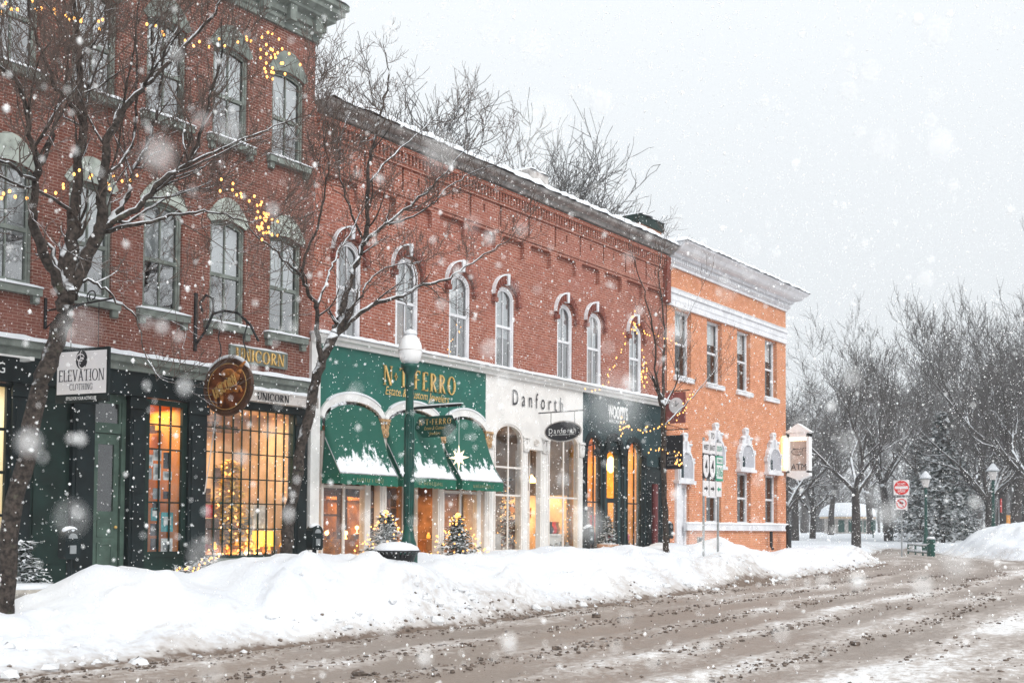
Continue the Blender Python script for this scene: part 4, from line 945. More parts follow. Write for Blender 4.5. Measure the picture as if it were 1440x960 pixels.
# green jeweller's board
t = empty('hanging_sign', (19.8, 16.7, 3.7), 'small dark green eight sided board with gold lettering on a straight bar', 'sign')
bracket(t, 19.8, YF, 15.95, 4.40, curl=False, bar=.03, wallplate=(.1, .1))
q = MB(); snowcap(q, 19.77, 19.83, 15.95, 17.3, 4.43, .03); q.build('snow_cap', 'snow', t, True)
q = MB()
for y in (17.1, 16.3): q.tube([(19.8, y, 4.15), (19.8, y, 4.38)], .006, 4)
q.build('hanger', 'black', t)
oc = [(-.48, .23), (.48, .23), (.60, .02), (.60, -.05), (.36, -.25), (-.36, -.25), (-.60, -.05), (-.60, .02)]
place2d([oc], MP(19.78, 16.69, 3.96), .0, 'board', mat('deep_green_board', (.005, .06, .045), .4, .2), t)
place2d([oc], MP(19.81, 16.69, 3.96), .0, 'board', 'darkgreen', t)
capitals('name_lettering', 'N+T+FERRO', .13, .95, MP(19.775, 16.69, 4.06), 'gold', t, .15, .22, .004)
text('italic_lettering', 'Estate & Custom', .075, MP(19.775, 16.69, 3.92), 'gold', t, .62, .25, .004); text('italic_lettering', 'Jewelers', .075, MP(19.775, 16.69, 3.80), 'gold', t, .34, .25, .004)
# lit paper star
t = empty('hanging_star', (19.8, 16.0, 3.2), 'glowing eight pointed paper star hanging from the sign bar before the awning', 'star')
q = MB(); pts = []
for i in range(16):
    a = math.pi/2+2*math.pi*i/16; r_ = (.30 if i % 4 == 0 else .23) if i % 2 == 0 else .105; pts.append((19.8, 16.0-r_*math.cos(a), 3.22+r_*math.sin(a)))
for s in (-.07, .07): q.add(pts+[(19.8+s, 16.0, 3.22)], [(i, (i+1) % 16, 16) for i in range(16)])
q.build('star_body', emit('star_paper', (1, .80, .55), 1.05), t); q = MB(); q.tube([(19.8, 16.0, 3.5), (19.8, 16.0, 4.4)], .005, 4); q.build('cord', 'white', t)
# oval black board
t = empty('hanging_sign', (25, 16.7, 3.95), 'small black oval board with white lettering on an iron bar', 'sign')
bracket(t, 24.99, YF, 16.0, 4.74, curl=False, wallplate=(.18, .12))
q = MB()
for y in (17.05, 16.3): q.tube([(24.99, y, 4.42), (24.99, y, 4.73)], .008, 4)
q.build('hanger', 'black', t)
place2d([ell(0, 0, .60, .285, 36)], MP(25.0, 16.68, 4.22), .0, 'rim', 'greywhite', t); place2d([ell(0, 0, .555, .25, 36)], MP(24.995, 16.68, 4.22), .004, 'board', 'ink', t)
text('lettering', 'Danforth', .13, MP(24.985, 16.68, 4.24), 'textwhite', t, .86, 0, .004, spacing=1.3); place2d(scribble(.74, .04, 3), MP(24.985, 16.68, 4.135), .004, 'small_lettering', 'textwhite', t)
# two boards at the dark shop's corner
t = empty('hanging_sign', (31.8, 17, 3.55), 'small black square board on an iron bar in front of the orange bank', 'sign')
bracket(t, 31.95, YF, 16.6, 4.80, curl=False, wallplate=(.1, .25)); q = MB(); q.tube([(31.95, YF, 5.02), (31.95, 16.75, 4.8)], .01, 5); q.build('stay', 'black', t)
MB().box(31.93, 31.97, 16.78, 17.42, 3.55, 4.62).build('board', 'ink', t)
for i in range(4): place2d(scribble(.4, .06, 9+i), MP(31.925, 17.1, 4.05-.12*i), .004, 'faded_lettering', 'greywhite', t)
t = empty('hanging_sign', (31.8, 17, 4.9), 'dull red square board with a round white disc, topmost by the orange bank', 'sign')
bracket(t, 31.97, YF, 16.55, 6.02, curl=False, wallplate=(.1, .15))
MB().box(31.95, 31.99, 16.70, 17.38, 5.0, 5.98).build('board', mat('dull_red_board', (.28, .085, .075), .6, .2), t)
place2d([ell(0, 0, .25, .25, 28)], MP(31.945, 17.02, 5.56), .006, 'disc', 'panel_white', t)
place2d(stroke([(0, .16), (0, 0), (.1, .07)], .025)+[ell(0, 0, .03, .03, 10)], MP(31.935, 17.02, 5.56), .006, 'disc_mark', 'steel', t)
# bank cash machine lantern sign
t = empty('hanging_sign', (41.6, 17, 3.6), 'white gabled lightbox reading ATM, lit from its top, at the bank corner', 'sign')
y0, y1, X_ = 16.46, 17.34, 41.55
q = MB(); q.box(X_, X_+.3, y0, y0+.1, 3.85, 5.35); q.box(X_, X_+.3, y1-.1, y1, 3.85, 5.35); q.box(X_, X_+.3, y0, y1, 3.75, 3.92); q.box(X_, X_+.3, y0, y1, 5.22, 5.4)
q.add([(X_-.03, y0-.08, 5.4), (X_-.03, y1+.08, 5.4), (X_-.03, (y0+y1)/2, 5.74), (X_+.33, y0-.08, 5.4), (X_+.33, y1+.08, 5.4), (X_+.33, (y0+y1)/2, 5.74)], [(0, 1, 2), (3, 5, 4), (0, 3, 4, 1), (1, 4, 5, 2), (2, 5, 3, 0)])
q.add([(X_, y0-.04, 3.75), (X_, y1+.04, 3.75), (X_, (y0+y1)/2, 3.56), (X_+.3, y0-.04, 3.75), (X_+.3, y1+.04, 3.75), (X_+.3, (y0+y1)/2, 3.56)], [(0, 2, 1), (3, 4, 5), (0, 3, 5, 2), (1, 2, 5, 4)])
q.build('case', mat('bright_white_enamel', (.86, .87, .88), .4, .03), t)
MB().box(X_+.08, X_+.2, y0+.1, y1-.1, 3.92, 5.08).build('panel', mat('beige_face', (.50, .42, .38), .5, .1), t)
MB().box(X_+.05, X_+.2, y0+.1, y1-.1, 5.08, 5.2).build('lamp', emit('lightbox_tube', (1, .82, .55), 1.6), t)
q = MB(); q.box(41.40, X_+.1, YF-.16, YF-.02, 3.9, 5.3); q.build('wall_arm', 'white', t)
MB().box(41.36, 41.42, YF-.10, YF-.02, 3.95, 5.25).build('wall_tube', emit('warm_tube', (1, .66, .3), .9), t)
text('lettering', 'ATM', .24, MP(X_+.075, 16.9, 4.08), 'ink', t, .62, 0, .004)
lg = stroke([(.26*math.cos(a)-.02, .12*math.sin(a)) for a in np.linspace(2.0, 5.2, 16)], .02)+stroke([(.09*math.cos(a)+.24, .06*math.sin(a)+.08) for a in np.linspace(-1.5, 4, 16)], .018)
place2d(lg, MP(X_+.075, 16.9, 4.66), .004, 'emblem', 'ink', t)
text('emblem_lettering', "People's", .07, MP(X_+.075, 16.96, 4.77), 'ink', t, .34, .3, .004); text('emblem_lettering', 'United', .07, MP(X_+.075, 16.88, 4.665), 'ink', t, .3, .3, .004); text('emblem_lettering', 'Bank', .06, MP(X_+.075, 16.82, 4.565), 'ink', t, .22, .3, .004)
light('lightbox_lamp', (41.35, YF-.22, 4.6), 3, (.1, 1.2), (1, .72, .4), (R(90), 0, 0))
# ------------------------------------------------------------------ bare trees
def cam_pt(px, py, y):       # a point seen at photo pixel (px, py) lying y metres out from the camera towards the shopfronts
    d = cf + CR*((px-720)/F0) - CU*((py-480-SY)/F0)
    return EYE + d*(y/d.y)
def smooth(pts, k=4):
    pts = [Vector(p) for p in pts]; o = []
    q = [pts[0]*2-pts[1]]+pts+[pts[-1]*2-pts[-2]]
    for i in range(1, len(q)-2):
        a, b, c, d = q[i-1:i+3]
        for j in range(k):
            t = j/k; o.append(.5*((2*b)+(c-a)*t+(2*a-5*b+4*c-d)*t*t+(3*b-a-3*c+d)*t**3))
    o.append(pts[-1]); return o
def rot_dir(d, ang, rr):
    p = d.orthogonal().normalized(); p = Matrix.Rotation(rr.uniform(0, 2*math.pi), 3, d) @ p
    return (d*math.cos(ang)+p*math.sin(ang)).normalized()
def grow(tw, lb, p, d, Lg, r, lv, rr, up=.12, wander=.22, kids=(4, 6), minr=.0045, spread=(.45, .95), thick=.016):
    n = 5 if lv > 0 else 4; pts = [p]; dirs = [d]; rad = [r]
    for i in range(n):
        d = (d+Vector((rr.gauss(0, wander), rr.gauss(0, wander), rr.gauss(0, wander)*.7+up))).normalized()
        p = p+d*(Lg/n); pts.append(p); dirs.append(d); rad.append(max(minr*.7, r*(1-.62*(i+1)/n)))
    (lb if r > thick else tw).tube(pts, rad, 5 if r > thick else 3, False)
    if lv <= 0: return
    for k in range(rr.randint(*kids)):
        f = rr.uniform(.22, 1.0) if k else 1.0; i = min(n-1, int(f*n)); t = f*n-i
        q = pts[i].lerp(pts[i+1], t); dd = rot_dir(dirs[i+1], rr.uniform(*spread) if k else .25, rr)
        grow(tw, lb, q, dd, Lg*rr.uniform(.48, .72), max(minr, (rad[i]*(1-t)+rad[i+1]*t)*.62), lv-1, rr, up, wander, kids, minr, spread, thick)
def traced_tree(name, label, limbs, yb, seed, lv=2, tl=1.0, kids=(4, 5), group=None):
    """limbs: (list of photo points with distance, start radius, end radius, sprouts)"""
    rr = random.Random(seed); lb = MB(); tw = MB()
    t = empty(name, (limbs[0][0][0].x, limbs[0][0][0].y, limbs[0][0][0].z-.3), label, 'tree', group)
    for pts, r0, r1, sprouts in limbs:
        s = smooth(pts, 4); n = len(s)
        for i in range(1, n-1): s[i] = s[i]+Vector((rr.gauss(0, .012), rr.gauss(0, .02), rr.gauss(0, .012)))
        th = .78 if pts is not limbs[0][0] else .92
        rad = [th*(r0+(r1-r0)*(i/(n-1))**.8) for i in range(n)]
        if pts is limbs[0][0]: rad = [r*(1+.18*math.exp(-i/2.5)) for i, r in enumerate(rad)]
        rad = [r*rr.uniform(.93, 1.08) for r in rad]
        lb.tube(s, rad, 10 if r0 > .06 else 7)
        for k in range(sprouts):
            f = rr.uniform(.15, 1)**.8; i = min(n-2, int(f*(n-1)))
            d = (s[i+1]-s[i]).normalized(); q = s[i]
            grow(tw, lb, q, rot_dir(d, rr.uniform(.4, 1.05), rr), rr.uniform(.6, 1.3)*tl, max(.007, min(.02, rad[i]*.55)), lv, rr, kids=kids)
        d = (s[-1]-s[-2]).normalized(); grow(tw, lb, s[-1], d, .9*tl, r1, lv, rr, kids=kids)
    lb.build('trunk', 'bark', t, True); tw.build('crown', 'twig', t)
    return t
def trace(px, y0, y1): # pixels -> points, the distance sliding from y0 to y1 along the limb
    n = len(px)-1 or 1
    return [cam_pt(a, b, y0+(y1-y0)*i/n) for i, (a, b) in enumerate(px)]
g1 = gz(8.0, 13.95)
trA = [(trace([(3, 880), (7, 845), (17, 725), (36, 640), (52, 560), (75, 497), (90, 435), (95, 412)], 14.0, 14.0), .125, .125, 0),
 (trace([(92, 418), (70, 375), (58, 345), (47, 312), (45, 288), (50, 255), (52, 232), (43, 200), (36, 150), (20, 115), (-8, 88)], 14.0, 12.9), .10, .025, 9),
 (trace([(50, 245), (70, 205), (76, 175), (83, 146)], 13.4, 13.3), .04, .02, 4),
 (trace([(48, 252), (20, 236), (-12, 222)], 13.4, 12.8), .035, .02, 3),
 (trace([(95, 415), (100, 350), (105, 300), (110, 250), (115, 195), (117, 168), (111, 140), (112, 110), (108, 60), (105, 5), (102, -50)], 14.0, 14.4), .125, .025, 16),
 (trace([(116, 172), (96, 142), (80, 125), (70, 98), (50, 55), (40, 10)], 14.2, 13.6), .05, .018, 7),
 (trace([(117, 165), (125, 125), (140, 80), (148, 30), (152, -20)], 14.2, 14.8), .04, .018, 6),
 (trace([(103, 302), (85, 286), (55, 268), (30, 262)], 14.1, 13.4), .04, .02, 3),
 (trace([(98, 418), (123, 358), (141, 322), (143, 288), (146, 250), (152, 197), (166, 168), (186, 140), (212, 114), (246, 80), (290, 32), (325, -15)], 14.0, 13.2), .13, .02, 15),
 (trace([(146, 258), (185, 205), (192, 150), (192, 95), (193, 40), (194, -10)], 13.8, 14.6), .035, .016, 6),
 (trace([(138, 326), (160, 305), (177, 280), (186, 250), (205, 207), (215, 180), (226, 120), (232, 55)], 14.0, 14.8), .07, .018, 10),
 (trace([(141, 322), (166, 309), (200, 286), (226, 254), (262, 231), (273, 212), (286, 170), (297, 128)], 14.0, 12.9), .075, .02, 12),
 (trace([(262, 231), (300, 214), (340, 196), (385, 178), (420, 165)], 13.2, 12.8), .032, .012, 8),
 (trace([(143, 326), (190, 317), (230, 306), (256, 301), (295, 297), (335, 308)], 14.0, 13.0), .05, .014, 8),
 (trace([(108, 402), (124, 394), (143, 402), (165, 424), (190, 446), (201, 490)], 14.0, 13.3), .04, .010, 2),
 (trace([(150, 310), (180, 312), (215, 290), (255, 270), (300, 262)], 14.0, 14.8), .04, .015, 7)]
traced_tree('street_tree', 'big bare dark street tree leaning over the planter, snow along its limbs', trA, 14, 3, 3, 1.1, (3, 5))
trB = [(trace([(400, 800), (404, 760), (412, 702), (425, 622), (441, 547), (455, 506), (470, 470)], 14.2, 14.2), .108, .092, 0),
 (trace([(468, 476), (480, 440), (492, 396), (501, 370), (512, 341), (517, 300), (517, 250), (522, 214), (531, 178), (541, 138), (548, 100)], 14.2, 14.6), .095, .018, 12),
 (trace([(452, 510), (447, 465), (445, 431), (432, 410), (424, 388), (404, 370), (384, 350)], 14.2, 13.6), .065, .018, 5),
 (trace([(446, 433), (455, 405), (465, 380), (473, 360), (486, 340), (497, 320), (520, 280)], 14.0, 14.5), .032, .014, 6),
 (trace([(426, 392), (434, 350), (450, 310), (457, 270), (462, 235), (455, 190)], 13.8, 13.2), .035, .012, 9),
 (trace([(470, 472), (500, 446), (532, 424), (566, 417), (596, 401), (626, 394), (647, 380), (682, 358), (706, 343)], 14.2, 13.0), .065, .014, 10),
 (trace([(489, 437), (505, 420), (516, 400), (536, 380), (565, 371), (590, 368)], 14.2, 14.0), .035, .012, 5),
 (trace([(510, 345), (530, 325), (546, 313), (576, 290), (601, 271), (616, 254), (640, 226), (665, 200)], 14.3, 13.4), .05, .012, 10),
 (trace([(546, 316), (580, 305), (606, 289), (632, 262), (665, 243), (700, 230)], 14.0, 13.2), .028, .010, 8),
 (trace([(517, 260), (545, 225), (575, 200), (610, 170), (640, 150)], 14.4, 15), .028, .010, 9),
 (trace([(512, 340), (490, 290), (478, 240), (480, 190), (495, 150)], 14.4, 15), .03, .012, 10)]
traced_tree('street_tree', 'slender bare street tree with forked snowy limbs in front of the white pilaster', trB, 14.2, 8, 3, .72, (3, 4))
trC = [(trace([(938, 790), (937, 770), (935, 700), (933, 620), (931, 562)], 14.2, 14.2), .085, .065, 0),
 (trace([(931, 565), (935, 500), (933, 450), (927, 395), (931, 345)], 14.2, 14.5), .055, .012, 8),
 (trace([(929, 570), (923, 530), (921, 480), (913, 440), (903, 400), (890, 360)], 14.2, 13.8), .045, .012, 8),
 (trace([(933, 575), (948, 545), (955, 500), (963, 455), (985, 410)], 14.2, 14), .035, .010, 7),
 (trace([(932, 600), (962, 570), (985, 545), (1005, 520)], 14.2, 13.8), .03, .010, 5)]
traced_tree('street_tree', 'thin bare street tree wound with lights where the teal shop meets the bank', trC, 14.2, 21, 2, .8, (3, 4))
# far trees: three grown models, copied
def model_tree(name, label, seed, h, group, fork=.3, lean=.0, lv=4, kids=(4, 5), r=.2, spread=(.35, .8), up=.10, snag=5):
    rr = random.Random(seed); lb = MB(); tw = MB(); t = empty(name, (0, 0, 0), label, 'tree', group)
    p = smooth([(0, 0, -1), (.02*h*lean, 0, fork*h*.5), (.05*h*lean+.03, .05, fork*h)], 4)
    lb.tube(p, [r*(1.25-.5*i/(len(p)-1)) for i in range(len(p))], 9)
    for k in range(snag):
        a = 2*math.pi*k/snag+rr.uniform(-.4, .4); el = rr.uniform(.75, 1.25)
        d = Vector((math.cos(a)*math.cos(el), math.sin(a)*math.cos(el), math.sin(el)))
        q = p[-1].lerp(p[-4], rr.random())
        grow(tw, lb, q, d, h*.36*rr.uniform(.8, 1.15), r*.55, lv, rr, up, .18, kids, .0115, spread, .03)
    lb.build('trunk', 'farbark', t, True); tw.build('crown', 'fartwig', t); return t
def dup(root, loc, rz=0, sc=1, label=None, group=None):
    r_ = root.copy(); COL.objects.link(r_); r_.location = loc; r_.rotation_euler = (0, 0, rz); r_.scale = (sc,)*3 if not hasattr(sc, '__len__') else sc
    if label: r_['label'] = label
    if group: r_['group'] = group
    for ch in root.children:
        c = ch.copy(); COL.objects.link(c); c.parent = r_
        for g_ in ch.children:
            d = g_.copy(); COL.objects.link(d); d.parent = c
    return r_
def at_px(px, dist):  # ground point in the photo column px at that distance
    d = cf + CR*((px-720)/F0) - CU*((745-480-SY)/F0); k = dist/math.hypot(d.x, d.y); return d.x*k, d.y*k
GB = 'bare trees beyond the side street'
LB = 'bare grey tree in the snowy park beyond the side street'
m1 = model_tree('park_tree', LB, 31, 12, GB, .30, 0, 4, (4, 5), .24)
m2 = model_tree('park_tree', LB, 47, 15, GB, .26, .6, 4, (4, 5), .28, (.3, .7), .14)
m3 = model_tree('park_tree', LB, 59, 13, GB, .22, -.5, 4, (4, 5), .24, (.4, .9), .08, 6)
def put(m, px, dist, sc, rz, first=False, label=None, group=GB):
    x, y = at_px(px, dist); z = gz(x, y)
    if first:
        m.location = (x, y, z); m.rotation_euler = (0, 0, rz); m.scale = (sc,)*3
        if label: m['label'] = label
    else: m = dup(m, (x, y, z), rz, sc, label, group)
    return m
put(m1, 1204, 66, .98, .6, True, 'bare vase shaped tree with forking snowy limbs beside the bank corner', )
put(m2, 1251, 92, 1.12, 2.0, True, 'tall bare tree with a straight trunk just left of the round red sign')
put(m3, 1392, 84, 1.25, .3, True, 'bare tree with a pale snow covered fork behind the far lamp post')
for i, (px, d, sc, rz, k) in enumerate([(1142, 96, .95, 1.0, 2), (1118, 88, 1.1, 2.4, 0), (1168, 118, 1.0, 4, 1), (1095, 110, 1.25, 5, 2), (1290, 118, 1.2, .2, 0), (1335, 112, 1.25, 1.9, 1),
        (1368, 98, 1.1, 3.3, 2), (1425, 78, 1.15, 4.4, 1), (1452, 70, 1.05, .9, 0), (1440, 100, 1.4, 2.2, 2), (1405, 120, 1.5, 5.1, 1), (1225, 140, 1.3, 1.2, 1),
        (1375, 150, 1.7, .4, 0), (1425, 160, 1.6, 1.4, 0), (1130, 160, 1.3, .1, 1), (1480, 90, 1.4, 1.7, 2), (1500, 120, 1.7, 4.2, 1), (1290, 175, 1.3, 4.4, 0),
        (1320, 90, 1.0, 2.5, 0), (1410, 92, 1.2, 1.1, 0), (1105, 72, .9, 3.9, 2)]):
    put((m1, m2, m3)[k], px, d, sc, rz, False, LB)
# trees rising behind the brick block's roof
GR = 'bare trees behind the brick roofs'
m4 = model_tree('roof_tree', 'bare tree crown showing above the snowy brick roof', 83, 12, GR, .25, .2, 4, (4, 6), .17, (.45, 1.0), .03, 7)
zs4 = max((v.co.z for c in m4.children for v in c.data.vertices))
for i, (px, top, y, rz, sx_) in enumerate(((538, 68, 31, .5, 1.0), (488, 112, 30, 2.0, .9), (610, 158, 33, 2.5, .9), (668, 156, 34, 3.3, .85), (720, 178, 35, 4.4, .75), (778, 222, 37, 1.2, .5))):
    p = cam_pt(px, top, y); k = (p.z-.3)/zs4
    if i == 0: m4.location = (p.x, y, .3); m4.rotation_euler = (0, 0, rz); m4.scale = (k*sx_, k*sx_, k)
    else: dup(m4, (p.x, y, .3), rz, (k*sx_, k*sx_, k), 'bare tree crown showing above the snowy brick roof', GR)
# conifers
def conifer(name, label, h, rw, seed, nm, cat='tree', whorls=16, per=9, blade=.12, dens=14, group=None, trunk=True, trunkm='farbark'):
    rr = random.Random(seed); t = empty(name, (0, 0, 0), label, cat, group)
    if trunk: MB().tube([(0, 0, -.6), (0, 0, h*.5), (0, 0, h*.98)], [h*.018, h*.012, h*.003], 7).build('trunk', trunkm, t)
    mb = MB()
    for i in range(whorls):
        f = i/(whorls-1); z0 = h*(.06+.92*f); Lb = rw*(1-f)**.85*rr.uniform(.85, 1.1)+.04*h*.3
        for k in range(max(4, int(per*(1-.5*f)))):
            a = rr.uniform(0, 2*math.pi); L_ = Lb*rr.uniform(.75, 1.15); droop = rr.uniform(.1, .38)
            for s in range(dens):
                u = (s+rr.random())/dens; r_ = L_*u; z = z0-droop*r_+.25*droop*L_*u*u+rr.gauss(0, blade*.25)
                wv = blade*(1.15-.6*u); px, py = r_*math.cos(a)+rr.gauss(0, wv*.5), r_*math.sin(a)+rr.gauss(0, wv*.5)
                c = Vector((px, py, z)); q = Vector((math.cos(a+rr.gauss(0, .8)), math.sin(a+rr.gauss(0, .8)), rr.gauss(-.15, .3))).normalized()
                o = q.cross(Vector((rr.gauss(0, .35), rr.gauss(0, .35), 1))).normalized()
                mb.add([c-q*wv*.2-o*wv*.33, c-q*wv*.2+o*wv*.33, c+q*wv*rr.uniform(.7, 1.2)], [(0, 1, 2)])
    mb.build('foliage', nm, t); return t
sp = conifer('spruce_tree', 'broad dark spruce with snow on its boughs behind the far lamp post', 9.0, 3.0, 4, 'farneedle', whorls=22, per=14, blade=.42, dens=16)
x, y = at_px(1326, 84); sp.location = (x, y, gz(x, y))
x, y = at_px(1293, 90); dup(sp, (x, y, gz(x, y)), 2.0, .85, 'narrower spruce standing behind the snowed in parked cars'); x, y = at_px(1358, 96); dup(sp, (x, y, gz(x, y)), 4.0, .7, 'small spruce half hidden behind the big spruce')
# far wood closing the view
def woods():
    rr = random.Random(77); mb = MB()
    for i in range(240):
        px = rr.uniform(1050, 1560); d = rr.uniform(200, 330); x, y = at_px(px, d); h = rr.uniform(9, 17)
        mb.tube([(x, y, 0), (x+rr.gauss(0, .5), y, h*.5), (x+rr.gauss(0, 1), y, h)], [.3, .2, .05], 4, False)
        for k in range(40):
            z = h*rr.uniform(.25, .95); a = rr.uniform(0, 6.28); L_ = h*.22*rr.uniform(.5, 1)*(1.2-z/h)+1; e = L_*rr.uniform(.5, 1.2)
            mb.tube([(x, y, z), (x+math.cos(a)*L_*.5, y+math.sin(a)*L_*.5, z+e*.6), (x+math.cos(a)*L_, y+math.sin(a)*L_, z+e)], [.07, .05, .025], 3, False)
    o = mb.build('distant_woods', 'fartwig'); tag(o, 'hazy grey wood closing the view behind the park', 'woods', kind='stuff')
woods()
# ------------------------------------------------------------------ street furniture
def at_y(px, y): p = cam_pt(px, 700, y); return p.x
# globe lamp
lx = 15.18; t = empty('street_lamp', (lx, 13.4, .9), 'tall green lamp post with a white acorn globe before the green shopfront', 'street lamp')
q = MB(); q.lathe([(.17, -.4), (.17, .35), (.14, .42), (.15, .5), (.11, .62), (.10, .7), (.085, .8), (.078, 2.2), (.07, 3.25), (.09, 3.3), (.07, 3.36), (.075, 3.5), (.12, 3.58), (.16, 3.64), (.17, 3.70), (.12, 3.71)], 20, (lx, 13.4, .85))
for k in range(10):
    a = 2*math.pi*k/10; q.box(lx+.085*math.cos(a)-.008, lx+.085*math.cos(a)+.008, 13.4+.085*math.sin(a)-.008, 13.4+.085*math.sin(a)+.008, 1.7, 3.6)
q.build('post', 'lampgreen', t, True)
q = MB(); q.lathe([(.10, 0), (.16, .03), (.195, .12), (.213, .22), (.205, .33), (.165, .43), (.11, .50), (.08, .52), (.09, .56), (.06, .60), (.0, .63)], 24, (lx, 13.4, 4.56)); q.build('globe', 'globe', t, True)
q = MB(); q.lathe([(.207, -.012), (.218, 0), (.207, .012)], 24, (lx, 13.4, 4.79)); q.build('globe_band', 'greywhite', t, True)
q = MB(); q.lathe([(.12, .0), (.125, .03), (.09, .08), (.0, .10)], 14, (lx, 13.4, 5.07)); q.build('snow_cap', 'snow', t, True)
# litter basket
bx = 14.42; gb = 1.02; t = empty('litter_basket', (bx, 13.0, gb), 'flared black slatted litter basket heaped with snow at the foot of the green lamp post', 'litter bin')
q = MB()
for k in range(30):
    a = 2*math.pi*k/30; ca, sa = math.cos(a), math.sin(a); tx, ty = -sa, ca
    v = []
    for r_, z in ((.25, -.35), (.28, 0), (.34, .16), (.40, .23)):
        for s in (-.022, .022): v.append((bx+r_*ca+tx*s, 13.0+r_*sa+ty*s, gb+z))
    q.add(v, [(0, 1, 3, 2), (2, 3, 5, 4), (4, 5, 7, 6)])
q.build('slats', 'black', t)
q = MB()
for r_, z in ((.405, .235), (.275, .0)): q.tube([(bx+r_*math.cos(a), 13+r_*math.sin(a), gb+z) for a in np.linspace(0, 2*math.pi, 33)], .016, 6)
q.build('hoop', 'black', t, True)
q = MB(); q.lathe([(.2, -.3), (.235, 0), (.3, .17)], 20, (bx, 13, gb)); q.build('liner', 'ink', t)
q = MB(); q.lathe([(.36, .21), (.40, .24), (.37, .30), (.25, .36), (.1, .385), (0, .39)], 24, (bx, 13, gb)); q.build('snow_cap', 'snow', t, True)
# parking meters
def meter(px, y, zt, label, tw=0):
    x = at_y(px, y); t = empty('parking_meter', (x, y, zt-1.2), label, 'parking meter', None)
    q = MB(); q.tube([(x, y, zt-1.5), (x, y, zt-.42)], .04, 10); q.build('post', 'darkpaint', t)
    q = MB(); pr = [(-.10, -.44), (-.13, -.40), (-.13, -.12)]+[(-.13*math.cos(a), -.12+.12*math.sin(a)) for a in np.linspace(.2, math.pi-.2, 9)]+[(.13, -.12), (.13, -.40), (.10, -.44)]
    q.prism([(x+a, zt+b) for a, b in pr], y-.085, y+.085); q.build('head', 'darkpaint', t)
    q = MB(); q.prism([(x+.075*math.cos(a), zt-.14+.075*math.sin(a)) for a in np.linspace(0, math.pi, 10)], y-.092, y-.084); q.build('window', 'steel', t)
    q = MB(); q.box(x-.05, x+.05, y-.1, y-.085, zt-.36, zt-.24); q.build('coin_plate', 'steel', t)
    q = MB(); q.ball((x, y, zt-.025), .115, 12, 6, (1, .8, .55)); q.build('snow_cap', 'snow', t, True)
meter(99, 14.9, 1.60, 'dark parking meter with a snow cap, beside the planter at the far left'); meter(443, 14.9, 1.68, 'dark snow capped parking meter in front of the white pilaster')
meter(828, 14.9, 1.72, 'small dark parking meter before the teal shop window'); meter(940, 14.9, 1.84, 'dark parking meter with much snow by the bank door')
# planters and shrubs
x = at_y(32, 15.4); g_ = .46
t = empty('planter', (x, 15.4, g_), 'low concrete planter at the far left with snow on its rim', 'planter')
q = MB(); q.lathe([(.42, -.5), (.48, .16), (.54, .20), (.54, .28), (.46, .28), (.44, .2)], 24, (x, 15.4, g_)); q.build('bowl', 'concrete', t, True); q = MB(); q.lathe([(.53, .27), (.5, .33), (.3, .36), (0, .37)], 24, (x, 15.4, g_)); q.build('snow_cap', 'snow', t, True)
s_ = conifer('shrub', 'rounded evergreen shrub heaped with snow in the concrete planter', .72, .40, 9, 'needle', 'shrub', 12, 16, .085, 9, trunkm='bark'); s_.location = (x+.05, 15.4, g_+.25); s_.scale = (1.2, 1.2, .95)
x = at_y(855, 16.9); t = empty('flower_pot', (x, 16.9, .75), 'terracotta pot with a rim at the teal shop door', 'flower pot')
q = MB(); q.lathe([(.2, -.35), (.26, .25), (.31, .27), (.31, .37), (.25, .37)], 18, (x, 16.9, .85)); q.build('pot', 'terracotta', t, True); q = MB(); q.lathe([(.29, .36), (.2, .40), (0, .41)], 16, (x, 16.9, .85)); q.build('snow_cap', 'snow', t, True)
s_ = conifer('shrub', 'small dark snowy shrub growing in the terracotta pot', .85, .36, 12, 'needle', 'shrub', 12, 12, .09, 8, trunkm='bark'); s_.location = (x, 16.9, 1.15)
q = MB(); q.prism([(at_y(915, 16.9)-.35, .4), (at_y(915, 16.9)-.4, 1.02), (at_y(915, 16.9)+.4, 1.02), (at_y(915, 16.9)+.35, .4)], 16.6, 17.1)
# ------------------------------------------------------------------ lights: little bulbs on wires
BULB = None
def bulbs(par, pts, r=.02, jit=.0, wire=True, m='bulb', seed=1):
    global BULB
    rr = random.Random(seed)
    for p in pts:
        p = Vector(p)+Vector((rr.gauss(0, jit), rr.gauss(0, jit), rr.gauss(0, jit)))
        if BULB is None:
            b = MB(); b.ball((0, 0, 0), 1, 8, 6, (1, 1, 1.35)); o = b.build('bulb', m, None, True); BULB = o
        else: o = BULB.copy(); COL.objects.link(o)
        o.parent = par; o.location = p-wloc(par); o.scale = (r*.8,)*3
def string(label, px, y0, y1, n, jit=.03, r=.021, extra=(), seed=1):
    P_ = smooth(trace(px, y0, y1), 6); t = empty('string_lights', P_[0], label, 'string lights')
    q = MB(); q.tube(P_, .004, 4); q.build('wire', 'ink', t)
    pts = [P_[int(i*(len(P_)-1)/max(1, n-1))] for i in range(n)]
    for cx, cyy, y, k, s in extra:
        rr = random.Random(seed+k); c = cam_pt(cx, cyy, y); pts += [c+Vector((rr.gauss(0, s), rr.gauss(0, s*.5), rr.gauss(0, s*1.5))) for _ in range(k)]
    bulbs(t, pts, r, jit, seed=seed); return t
string('string of warm lights high in the big tree along the top left edge', [(0, 14), (14, 8), (36, 6), (60, 14), (84, 20), (105, 26), (128, 28), (150, 34)], 14.0, 14.2, 19, .05, .024)
string('string of warm lights crossing the big tree beside the second floor windows', [(0, 276), (18, 272), (48, 272), (75, 276), (88, 264), (106, 238), (128, 244), (150, 258), (172, 250), (196, 252)], 13.7, 14.3, 22, .045, .023)
